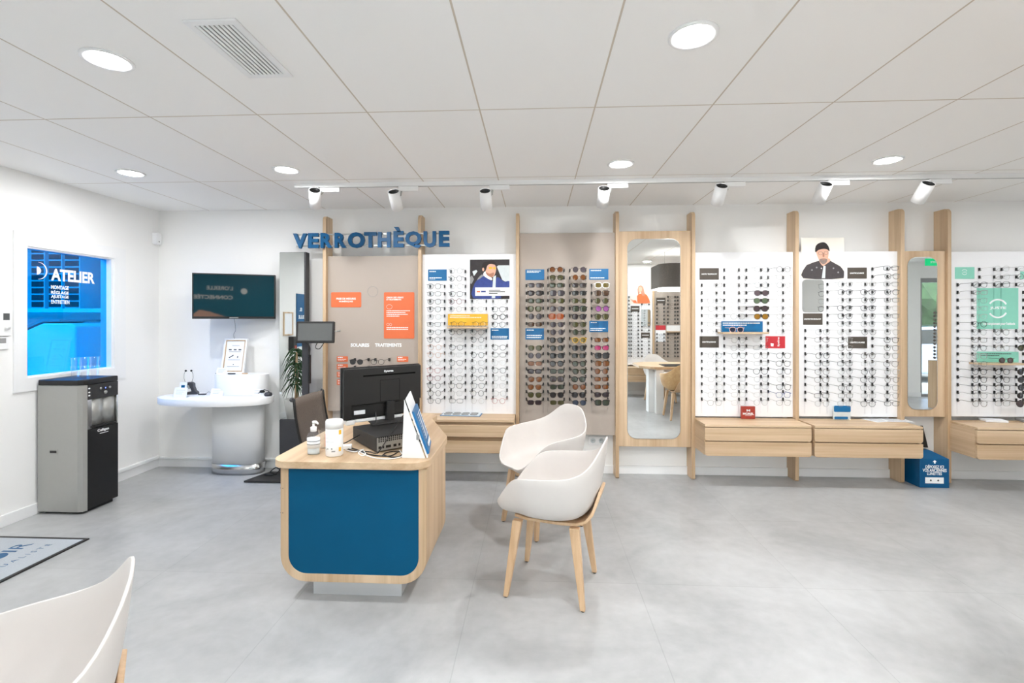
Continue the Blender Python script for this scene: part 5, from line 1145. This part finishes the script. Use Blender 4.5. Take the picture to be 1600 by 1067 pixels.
for k, (px, wd, mt_) in enumerate(((341, .04, 'black'), (364, .07, 'darkgrey'), (383, .05, 'leg_wood'))):
    p = T(px, 584.5, RZ); o = MB().box(-wd / 2, wd / 2, -.008, .008, 0, .012).build('sample_stick', mt_, None, local=True, bevel=.002); o.location = (p.x, p.y - .004 if k != 1 else p.y - .02, RZ + .001)
    tag(o, ('small black device at the left foot of the framed print', 'dark stick device before the right half of the framed print', 'small light wood stick right of the framed print')[k], 'device')

# ------------------------------------------------------------------ tall mirrored column with base, touch screen on its post
YC = 4.49
a, b_ = at_y(437, 394, YC), at_y(475.5, 655, YC)
g = gcol = thing('measuring_column', 'tall slim measuring column with mirror front, dark post and black foot', 'column', ((a.x + b_.x) / 2, YC, 0))
zt_ = a.z
MB().box(a.x, b_.x + .018, YC + .006, YC + .07, .02, zt_).box(b_.x - .0, b_.x + .018, YC - .004, YC + .006, .02, zt_).build('column_body', 'darkgrey', g, bevel=.003)
MB().box(a.x, b_.x - .0005, YC - .002, YC + .0055, at_y(455, 655, YC).z, zt_ - .004).build('mirror_glass', 'mirror', g)
MB().box(a.x, b_.x - .0005, YC - .003, YC + .0055, .02, at_y(455, 656, YC).z).build('lower_panel', 'darkgrey', g)
c = at_y(452, 665, YC - .003); c2 = at_y(452, 671, YC - .003)
MB().cyl((c.x, YC - .0045, c.z), (c.x, YC - .003, c.z), .005, 10).cyl((c2.x, YC - .0045, c2.z), (c2.x, YC - .003, c2.z), .005, 10).build('screw', 'black', g)
MB().prism([(a.x - .13, 4.46), (a.x - .2, 4.24), (b_.x + .2, 4.24), (b_.x + .2, 4.50), (a.x - .1, 4.52)], 'xy', .004, .02).build('base_plate', 'blacksoft', g, bevel=.003)
cable([(a.x + .02, 4.40, .03), (a.x - .02, 4.38, .05), (a.x - .06, 4.42, .04), (a.x - .03, 4.47, .07), (a.x + .03, 4.43, .06), (a.x - .01, 4.39, .028), (a.x - .1, 4.40, .028)], 'black cable coiled on the black base plate of the column', .005, group=None)
YT = 4.20
s0, s1 = at_y(460.5, 536, YT), at_y(522, 502, YT + .05)
g = thing('touch_screen', 'black touch screen terminal on the thin dark post of the column', 'screen', ((s0.x + s1.x) / 2, YT + .03, s0.z))
g.rotation_euler = (-.10, 0, .10)
hwid = (s1.x - s0.x) / 2; hh_ = s1.z - s0.z
MB().prism(rrect(-hwid, hwid, 0, hh_, .008), 'xz', 0, .025).build('housing', 'black', g, local=True, bevel=.003)
MB().box(-hwid + .018, hwid - .018, -.0008, -.0001, .022, hh_ - .018).build('screen', 'screen_grey', g, local=True)
MB().tube([(hwid, .012, hh_ * .55), (hwid + .03, .012, hh_ * .55)], .006, 8).tube([(hwid + .03, .012, hh_ * .55), (hwid + .05, .012, hh_ * .58)], .009, 8).build('card_plug', 'silver', g, local=True)
px_ = at_y(477.5, 600, YT + .07).x; pz_ = s0.z + .05
MB().box(px_ - .030, px_ + .030, YT + .06, YT + .085, .0205, pz_).build('post', 'darkgrey', gcol, bevel=.002)
MB().box(px_ + .034, px_ + .05, YT + .05, YT + .075, pz_ - .42, pz_ - .16).build('pen_holder', 'black', gcol, bevel=.003)
cable([(px_ + .02, YT + .03, pz_ - .05), (px_ + .06, YT + .02, pz_ - .08), (px_ + .05, YT + .04, pz_ - .15), (px_ + .032, YT + .065, pz_ - .2)], 'short black cable looping below the touch screen, near the post', .005, group='cables of the touch screen')
cable([(px_ + .12, YT + .06, pz_ - .04), (px_ + .11, YT + .03, pz_ - .09), (px_ + .15, YT + .03, pz_ - .1), (px_ + .18, YT + .06, pz_ - .04)], 'small cable loop under the right half of the touch screen', .0035, group='cables of the touch screen')

# ------------------------------------------------------------------ donation box between the last posts
bxl, bxr, byf = at_y(1437, 759, 4.42).x, at_y(1483, 759, 4.42).x, 4.42
g = thing('collection_box', 'blue cardboard box for old glasses on the floor, slot on top', 'box', ((bxl + bxr) / 2, byf, 0))
zh_ = at_y(1437, 715, byf).z; zt2 = at_y(1437, 703, byf + .1).z
vs = [(bxl, byf, 0.001), (bxr, byf, 0.001), (bxr, byf, zh_ - .01), (bxl + .0, byf, zh_ - .01), (bxl, byf + .20, .001), (bxr, byf + .20, .001), (bxr, byf + .20, zh_ - .01), (bxl, byf + .20, zh_ - .01), (bxl + .045, byf + .1, zt2), (bxr - .085, byf + .1, zt2), (bxl + .045, byf + .16, zt2), (bxr - .085, byf + .16, zt2)]
MB().add(vs, [(0, 1, 2, 3), (4, 5, 6, 7), (0, 3, 7, 4), (1, 2, 6, 5), (0, 1, 5, 4), (3, 2, 9, 8), (2, 6, 11, 9), (6, 7, 10, 11), (7, 3, 8, 10), (8, 9, 11, 10)]).build('carton', 'blue_sign', g)
MB().box(bxl + .06, bxr - .1, byf + .115, byf + .145, zt2, zt2 + .001).build('slot', 'black', g)
l = MB()
def btext(s_, u0, v0, u1, v1): p, q = at_y(u0, v1, byf), at_y(u1, v0, byf); l.text(s_, (p.x, byf - .0004, p.z), q.x - p.x, q.z - p.z, bold=.02)
btext('DÉPOSEZ ICI', 1446, 726, 1474.5, 731.5); btext('VOS ANCIENNES', 1441.5, 732.5, 1479, 737); btext('LUNETTES', 1448.5, 738, 1471.5, 742)
c = at_y(1460.5, 722, byf); l.prism([(c.x - .02, c.z), (c.x, c.z + .018), (c.x + .02, c.z), (c.x + .006, c.z + .004), (c.x + .006, c.z - .012), (c.x - .006, c.z - .012), (c.x - .006, c.z + .004)], 'xz', byf - .001, byf - .0003)
p, q = at_y(1445.5, 755, byf), at_y(1474.5, 746, byf); l.box(p.x, q.x, byf - .001, byf - .0003, p.z, q.z); l.build('lettering', 'ink', g)
l = MB()
for u in (.3, .7): l.cyl((p.x + (q.x - p.x) * u, byf - .0016, (p.z + q.z) / 2), (p.x + (q.x - p.x) * u, byf - .001, (p.z + q.z) / 2), .008, 10)
l.build('pictogram', 'ink_dark', g)
a = at_y(1445, 700, 4.6); o = MB().add([(a.x - .05, 4.60, zt2 + .002), (a.x + .03, 4.60, zt2 + .002), (a.x + .03, 4.66, zt2 + .19), (a.x + .01, 4.66, zt2 + .19), (a.x - .05, 4.605, zt2 + .002), (a.x + .03, 4.605, zt2 + .002), (a.x + .03, 4.665, zt2 + .19), (a.x + .01, 4.665, zt2 + .19)], [(0, 1, 2, 3), (4, 5, 6, 7), (0, 1, 5, 4), (1, 2, 6, 5), (2, 3, 7, 6), (3, 0, 4, 7)]).build('leaflet', ['black'], None, loc=a)
tag(o, 'dark leaflet standing behind the blue collection box', 'leaflet')

# ------------------------------------------------------------------ door mat
g = thing('door_mat', 'grey entrance mat with dark rubber edge and blue lettering', 'mat', (-3.41, 2.7, 0), 0)
MB().ring([(-3.80, 2.3), (-3.015, 2.3), (-3.015, 3.10), (-3.80, 3.10)], [(-3.78, 2.32), (-3.037, 2.32), (-3.037, 3.08), (-3.78, 3.08)], 'xy', .0005, .009).build('rubber_edge', 'blacksoft', g)
MB().box(-3.78, -3.037, 2.32, 3.08, .0005, .008).build('carpet', plain('mat carpet', srgb(172, 178, 184), .95, var=.15, scale=220), g)
l = MB(); yy, xx = (0, 1, 0), (-1, 0, 0)
l.text('IR', (-3.308, 2.893, .0082), .115, .095, yy, xx, .0006, bold=.0); l.text('V', (-3.308, 2.68, .0082), .09, .095, yy, xx, .0006, bold=0)
l.prism([(-3.355 + .05 * math.cos(a), 2.828 + .05 * math.sin(a)) for a in [2 * PI * k / 28 for k in range(28)]], 'xy', .0082, .0088)
l.text('M U T U A L I S T E', (-3.178, 2.555, .0082), .45, .034, yy, xx, .0006, bold=-.012)
l.build('lettering', 'blue_sign', g)

# ------------------------------------------------------------------ the side of the shop behind the camera (seen in the mirrors)
YB = YF + .14
WB = 'behind the camera, seen in the tall mirror'
for x, lb in ((2.27, 'between the two boards'), (1.60, 'at the left end'), (3.30, 'at the right end')):
    o = MB().prism([(YF + .016, 0), (YB, 0), (YB, 2.2), (YB - .05, 2.26), (YF, 2.26), (YF, .09), (YF + .016, .09)], 'yz', x, x + FT).build('wooden_post', 'wood_z', None, loc=(x, YB, 0)); tag(o, f'oak post {lb} of the wall behind the camera', 'wooden post', 'oak posts behind the camera')
boards2 = [(1.635, 2.268, 'white_board', 'white display board behind the camera, seen left in the tall mirror'), (2.305, 3.298, 'beige', 'beige display board behind the camera, seen right in the tall mirror')]
spx = MB(); 
mmz = lambda r: 1.925 - .0722 * r
rg = random.Random(8)
def far_rack(x, rows, where):
    mb = MB()
    for r in rows:
        for sx in (-.068, .068): mb.box(x + sx - .008, x + sx + .008, YB - .022 + .0, YB + .012, mmz(r) - .016, mmz(r) + .016)
    o = mb.build('eyewear_rack', 'black', None, loc=(x, YB, mmz(rows[-1]))); tag(o, f'column of black pegs on the {where}', 'eyewear rack', 'racks behind the camera')
    for r in rows:
        sh = lens_outline(rg.choice(['panto', 'round', 'rect']), 12); m_ = rg.choice([0, 0, 0, 1])
        for sx in (-.0335, .0335): spx.tube([(x + sx + a, YB + .14, mmz(r) - .013 + b_) for a, b_ in sh], .0016, 4, closed=True, m=m_)
        for sx in (-.067, .067): spx.tube([(x + sx, YB + .14, mmz(r)), (x + sx, YB + .01, mmz(r))], .0016, 4, m=m_)
for (x0_, x1_, mt_, lb) in boards2:
    o = MB().box(x0_, x1_, YB - .045, YB - .022, .60, 2.12).build('display_board', mt_, None, loc=((x0_ + x1_) / 2, YB, .6)); tag(o, lb, 'display board', 'display boards behind the camera')
    MB().box(x0_ + .1, x0_ + .14, YF + .002, YB - .045, .7, 2.0).box(x1_ - .14, x1_ - .1, YF + .002, YB - .045, .7, 2.0).build('wall_batten', 'wood_z', o)
far_rack(1.745, list(range(0, 17)), 'white board behind the camera, left')
far_rack(1.925, list(range(4, 17)), 'white board behind the camera, middle')
far_rack(2.13, [2] + list(range(7, 10)) + list(range(11, 17)), 'white board behind the camera, right')
far_rack(2.42, list(range(2, 8)) + list(range(10, 17)), 'beige board behind the camera, left')
far_rack(2.63, list(range(0, 8)) + list(range(10, 17)), 'beige board behind the camera, second')
far_rack(2.82, list(range(0, 8)) + list(range(10, 17)), 'beige board behind the camera, third')
far_rack(3.02, list(range(0, 17)), 'beige board behind the camera, fourth')
far_rack(3.2, list(range(0, 17)), 'beige board behind the camera, right')
def bcard(name, label, x0_, x1_, z0_, z1_, mat, cat='card'):
    o = MB().box(x0_, x1_, YB - .0215, YB - .018, z0_, z1_).build(name, mat, None, loc=((x0_ + x1_) / 2, YB, z0_)); return tag(o, label, cat, 'cards on the boards behind the camera' if cat == 'card' else None)
for x0_, x1_, z0_, z1_, lb in ((1.85, 2.02, 1.64, 1.75, 'dark card under the orange clad poster, seen in the tall mirror'), (2.05, 2.22, 1.13, 1.23, 'dark card halfway down the white board, seen in the tall mirror'), (2.34, 2.52, 1.80, 1.91, 'dark card at the top of the beige board, seen in the tall mirror')):
    o = bcard('brand_card', lb, x0_, x1_, z0_, z1_, 'cardbrown'); MB().box(x0_ + .02, x1_ - .02, YB - .018, YB - .0172, (z0_ + z1_) / 2 - .006, (z0_ + z1_) / 2 + .006).build('lettering', 'ink', o)
bcard('brand_card', 'red card on the beige board, seen in the tall mirror', 2.33, 2.52, 1.28, 1.37, 'red')
bcard('brand_card', 'white sheet under the red card, seen in the tall mirror', 2.33, 2.52, 1.05, 1.28, 'paper')
bcard('brand_card', 'white wide card with orange corner, seen in the tall mirror', 2.54, 2.92, 1.26, 1.37, 'paper')
o = MB().box(2.54, 2.92, YB - .0215, YB + .09, 1.24, 1.255).build('wooden_shelf', 'wood_x', None, loc=(2.7, YB, 1.24)); tag(o, 'small shelf on the beige board behind the camera', 'shelf')
o = MB().prism(rrect(2.05, 2.23, 1.35, 1.68, .04), 'xz', YB - .0215, YB - .012).build('small_mirror', 'mirror', None, loc=(2.14, YB, 1.35)); tag(o, 'small rounded mirror on the white board behind the camera', 'mirror')
# poster of a woman in orange (seen in the mirror, so drawn facing the room)
PX0, PX1, PZ0, PZ1 = 1.83, 2.24, 1.79, 2.20; yp = YB - .018
o = MB().box(PX0, PX1, yp - .004, yp, PZ0, PZ1).build('poster', 'cream', None, loc=(2.03, yp, PZ0)); tag(o, 'poster of a woman in orange blouse, seen in the tall mirror', 'poster')
def ppoly(pts, k): return [(PX0 + u * (PX1 - PX0), yp + .0004 * k, PZ1 - v * (PZ1 - PZ0)) for u, v in pts]
pm = MB()
for k, (mi, pts) in enumerate(((0, [(.36, .98), (.34, .62), (.45, .52), (.7, .5), (.82, .6), (.92, .8), (.96, .96), (.8, .98)]), (0, [(.36, .98), (.3, .84), (.18, .82), (.12, .88), (.2, .96)]), (1, [(.4, .6), (.37, .3), (.42, .15), (.54, .12), (.64, .2), (.68, .4), (.72, .6), (.6, .62), (.5, .4)]), (2, [(.42, .4), (.42, .22), (.5, .17), (.58, .24), (.57, .38), (.5, .46)]), (2, [(.02, .76), (.14, .8), (.2, .85), (.12, .9)]))):
    pm.add(ppoly(pts, k + 1), [list(range(len(pts)))], mi)
pm.build('picture', ['orange', 'skin_d', 'skin'], o)
# drawer units under these boards
for x0_, x1_, lb in ((1.62, 2.28, 'left'), (2.30, 3.3, 'right')):
    g = thing('drawer_cabinet', f'oak two-drawer cabinet behind the camera, {lb} one in the tall mirror', 'drawer cabinet', ((x0_ + x1_) / 2, YB, .3), 0, 'oak drawer cabinets behind the camera')
    MB().box(x0_, x1_, YB - .02, YB + .25, .555, .574).build('top_panel', 'wood_x', g); MB().box(x0_ + .01, x1_ - .01, YF + .02, YB + .23, .305, .553).build('carcass', 'wood_x', g)
    MB().box(x0_, x1_, YB + .23, YB + .25, .43, .55).build('drawer', 'wood_x', g); MB().box(x0_, x1_, YB + .23, YB + .25, .30, .424).build('drawer', 'wood_x', g)
# oak table, lamp, wooden chair just right of the camera
g = thing('consultation_table', 'oak topped table with white slab legs, seen in the tall mirror', 'table', (2.5, 1.0, 0))
MB().prism([(1.66, .75), (1.86, .55), (3.4, .55), (3.4, 1.46), (1.86, 1.46), (1.66, 1.26)], 'xy', .70, .74).build('tabletop', 'wood_x', g, bevel=.003)
for x, y0_, y1_ in ((1.86, 1.15, 1.32), (1.95, 1.33, 1.44), (3.2, 1.15, 1.35)): MB().box(x - .06, x + .06, y0_, y1_, 0, .699).build('leg', 'white', g, bevel=.002)
MB().box(1.9, 3.3, .9, 1.1, .62, .699).build('apron', 'white', g)
o = MB().box(2.03, 2.55, 1.05, 1.40, .741, .752).build('desk_pad', 'black', None, loc=(2.3, 1.2, .741), bevel=.002); tag(o, 'flat black pad on the oak table, seen in the tall mirror', 'desk pad')
o = MB().box(2.75, 2.80, .8, 1.25, .90, 1.22).box(2.76, 2.79, 1.0, 1.05, .745, .9).box(2.7, 2.85, .92, 1.12, .741, .747).build('monitor', 'black', None, loc=(2.77, 1, .741), bevel=.003); tag(o, 'black monitor on the oak table behind the camera', 'monitor')
g = thing('pendant_lamp', 'dark grey felt pendant lamp with rounded corners, seen in the tall mirror', 'pendant lamp', (2.42, 1.15, 1.98))
sh_o = rrect(1.94, 2.90, .75, 1.55, .16); sh_i = rrect(1.95, 2.89, .76, 1.54, .15)
MB().ring(sh_o, sh_i, 'xy', 1.99, 2.36).build('shade', 'felt', g); MB().prism(sh_i, 'xy', 1.975, 1.995).build('diffuser', 'lamp_soft', g)
for x in (2.1, 2.74): MB().cyl((x, 1.15, 2.0), (x, 1.15, CEIL), .003, 6).build('cord', 'steel', g)
area('pendant_light', (2.42, 1.15, 1.96), .7, E_PEND, parent=g, shape='RECTANGLE')
armchair('wooden shell chair seen from behind in the tall mirror', 2.17, 1.76, -PI / 2, group='wooden shell chairs', shellmat=wood('plywood shell', srgb(190, 150, 100), srgb(214, 178, 130), (3, 40, 40)))
# blue banner behind the camera (dark reflection in the television)
BX0, BX1 = -2.62, -.9
g = thing('banner', 'teal blue wall banner with text, reflected in the television', 'banner', ((BX0 + BX1) / 2, YF + .02, 1.25))
MB().box(BX0, BX1, YF + .001, YF + .02, 1.25, 2.55).build('panel', 'teal', g)
rx = (-1, 0, 0)
l = MB(); l.text("L'OREILLE", (-1.77, YF + .0205, 2.03), .42, .07, rx, (0, 0, 1), bold=.02); l.text('CONNECTÉE', (-1.77, YF + .0205, 1.86), .62, .085, rx, (0, 0, 1), bold=.03)
l.prism([(-1.58 + .055 * math.cos(a), 2.02 + .055 * math.sin(a)) for a in [2 * PI * k / 24 for k in range(24)]], 'xz', YF + .0205, YF + .0215).build('lettering', 'cream', g)
MB().prism([(-2.38, 1.48), (-1.75, 1.46), (-1.9, 1.54), (-2.15, 1.63), (-2.3, 1.66), (-2.4, 1.58)], 'xz', YF + .0205, YF + .0215).build('picture', 'skin', g)
# left wall nearer the camera (reflected in the tall column)
o = MB().box(XL + .0005, XL + .015, .75, 1.50, 1.05, 1.90).build('wall_poster', 'blue_sign', None, loc=(XL, 1.1, 1.05)); tag(o, 'blue poster on the left wall, reflected in the tall column', 'poster')
l = MB(); l.text('EL', (XL + .0155, 1.34, 1.62), .08, .055, (0, 1, 0), (0, 0, 1), bold=.03); l.text('ELLE', (XL + .0155, 1.25, 1.50), .20, .055, (0, 1, 0), (0, 0, 1), bold=.03); l.build('lettering', 'ink', o)
g = thing('framed_certificate', 'small wood framed sheet on the left wall, reflected in the tall column', 'framed sheet', (XL, 1.76, 1.24))
MB().ring([(1.62, 1.24), (1.90, 1.24), (1.90, 1.60), (1.62, 1.60)], [(1.64, 1.26), (1.88, 1.26), (1.88, 1.58), (1.64, 1.58)], 'yz', XL + .001, XL + .018).build('frame', 'wood_z', g); MB().box(XL + .001, XL + .008, 1.64, 1.88, 1.26, 1.58).build('sheet', 'paper', g)
o = MB().box(XL + .001, XL + .08, 1.62, 1.74, 1.0, 1.22).build('wall_dispenser', 'blacksoft', None, loc=(XL, 1.7, 1.0), bevel=.006); tag(o, 'dark dispenser with red label on the left wall, reflected in the tall column', 'dispenser')
MB().box(XL + .08, XL + .082, 1.64, 1.70, 1.01, 1.08).build('label_patch', 'brick', o)
g = thing('potted_plant', 'tall plant with long drooping leaves, reflected in the tall column', 'plant', (-3.58, 1.96, 0))
MB().lathe([(.0001, 0), (.13, 0), (.17, .3), (.15, .3), (.14, .26), (.0001, .26)], (-3.58, 1.96, .0), 24).build('pot', 'pot', g)
MB().tube([(-3.58, 1.96, .25), (-3.57, 1.97, .7), (-3.58, 1.96, 1.0)], [.03, .022, .015], 8).build('stem', 'leg_wood', g)
lf = MB(); rp = random.Random(4)
for k in range(120):
    a = rp.uniform(0, 2 * PI); z_ = rp.uniform(.45, 1.05); L = rp.uniform(.14, .24); pts = []
    for j in range(5):
        t_ = j / 4; pts.append(Vector((-3.58 + math.cos(a) * L * t_, 1.96 + math.sin(a) * L * t_, z_ + .12 * t_ - .34 * t_ * t_)))
    lf.tube(pts, [.006, .009, .008, .005, .001], 4)
lf.build('foliage', 'leaf', g)['kind'] = 'stuff'
# exit sign and side display near the right front (seen in the narrow mirror)
g = thing('exit_sign', 'green exit sign with running figure hanging from the ceiling, seen in narrow mirror', 'exit sign', (6.72, .6, 2.38))
MB().box(6.62, 6.86, .58, .62, 2.40, 2.52).build('sign_box', 'led_green', g); MB().box(6.71, 6.73, .59, .61, 2.54, CEIL).build('hanger', 'white', g)
l = MB(); l.text('SORTIE', (6.78, .6205, 2.44), -.0 + .10, .035, (-1, 0, 0), (0, 0, 1)); l.prism([(6.86, 2.40), (6.80, 2.40), (6.80, 2.52), (6.86, 2.52)], 'xz', .62, .621); l.build('pictogram', 'ink', g)
g = thing('side_display', 'oak side display cabinet near the shop front, seen in the narrow mirror', 'display cabinet', (6.85, .6, 0))
MB().box(6.78, 6.82, .62, .95, .82, 1.9).build('side_panel', 'wood_z', g); MB().box(6.64, 7.1, .62, .95, .0, .80).build('cabinet_body', 'wood_z', g)
for r in range(14):
    z_ = 1.60 - .058 * r
    for sy in (-.0335, .0335):
        spx.prism([(.76 + sy + a, z_ + b_) for a, b_ in lens_outline('panto', 10)], 'yz', 6.66, 6.666, m=2)
    for sy in (-.067, .067): spx.box(6.666, 6.779, .76 + sy - .002, .76 + sy + .002, z_ - .002, z_ + .002, 1)
o = spx.build('spectacles', ['grey', 'blacksoft', 'felt'], None, loc=(2.3, YB, 1)); tag(o, 'rows of small spectacles on the boards behind the camera, seen in mirrors', 'glasses', None, 'stuff')
# street outside the glazed front
struct('street_ground', MB().box(-14, 30, -30, YF - .12, -.14, -.02), 'pale_paving')  # street ground, made pale so it bounces daylight up to the ceiling
g = thing('parked_car', 'light blue parked car outside the shop window, seen in the narrow mirror', 'car', (9.8, -3.4, 0), .15)
sd = [(-2.1, .25), (-2.1, .62), (-2.0, .78), (-1.3, .86), (-.75, 1.3), (.75, 1.36), (1.35, .95), (2.05, .82), (2.12, .3), (1.75, .2), (-1.8, .2)]
MB().prism(sd, 'xz', -.85, .85).build('body', 'carpaint', g, local=True, bevel=.06, seg=3)
MB().prism([(-1.15, .9), (-.7, 1.24), (.7, 1.29), (1.2, .94)], 'xz', -.862, .862).build('side_window', 'carglass', g, local=True)
for x in (-1.35, 1.35):
    for y in (-.8, .8): MB().cyl((x, y - .1, .31), (x, y + .1, .31), .32, 24).build('wheel', 'tyre', g, local=True)
for k, (x, lb) in enumerate(((3.5, 'left'), (9.5, 'middle'), (15.5, 'right'), (21, 'far right'))):
    b = bmesh.new(); bmesh.ops.create_icosphere(b, subdivisions=4, radius=1); rh = random.Random(k)
    from mathutils import noise
    for v in b.verts:
        n_ = noise.noise(v.co * 2.5 + Vector((k * 9, 0, 0))) * .35 + noise.noise(v.co * 9) * .12; v.co *= 1 + n_; v.co = Vector((v.co.x * 2.2, v.co.y * 1.6, max(-1, v.co.z) * 2.3 + 2.2))
    me = bpy.data.meshes.new('hedge_bush'); b.to_mesh(me); b.free(); me.materials.append(M['hedge'])
    o = bpy.data.objects.new('hedge_bush', me); C.objects.link(o); o.location = (x, -9.5, 0); tag(o, f'big green bush outside across the street, {lb} one of the row', 'bush', 'bushes across the street')
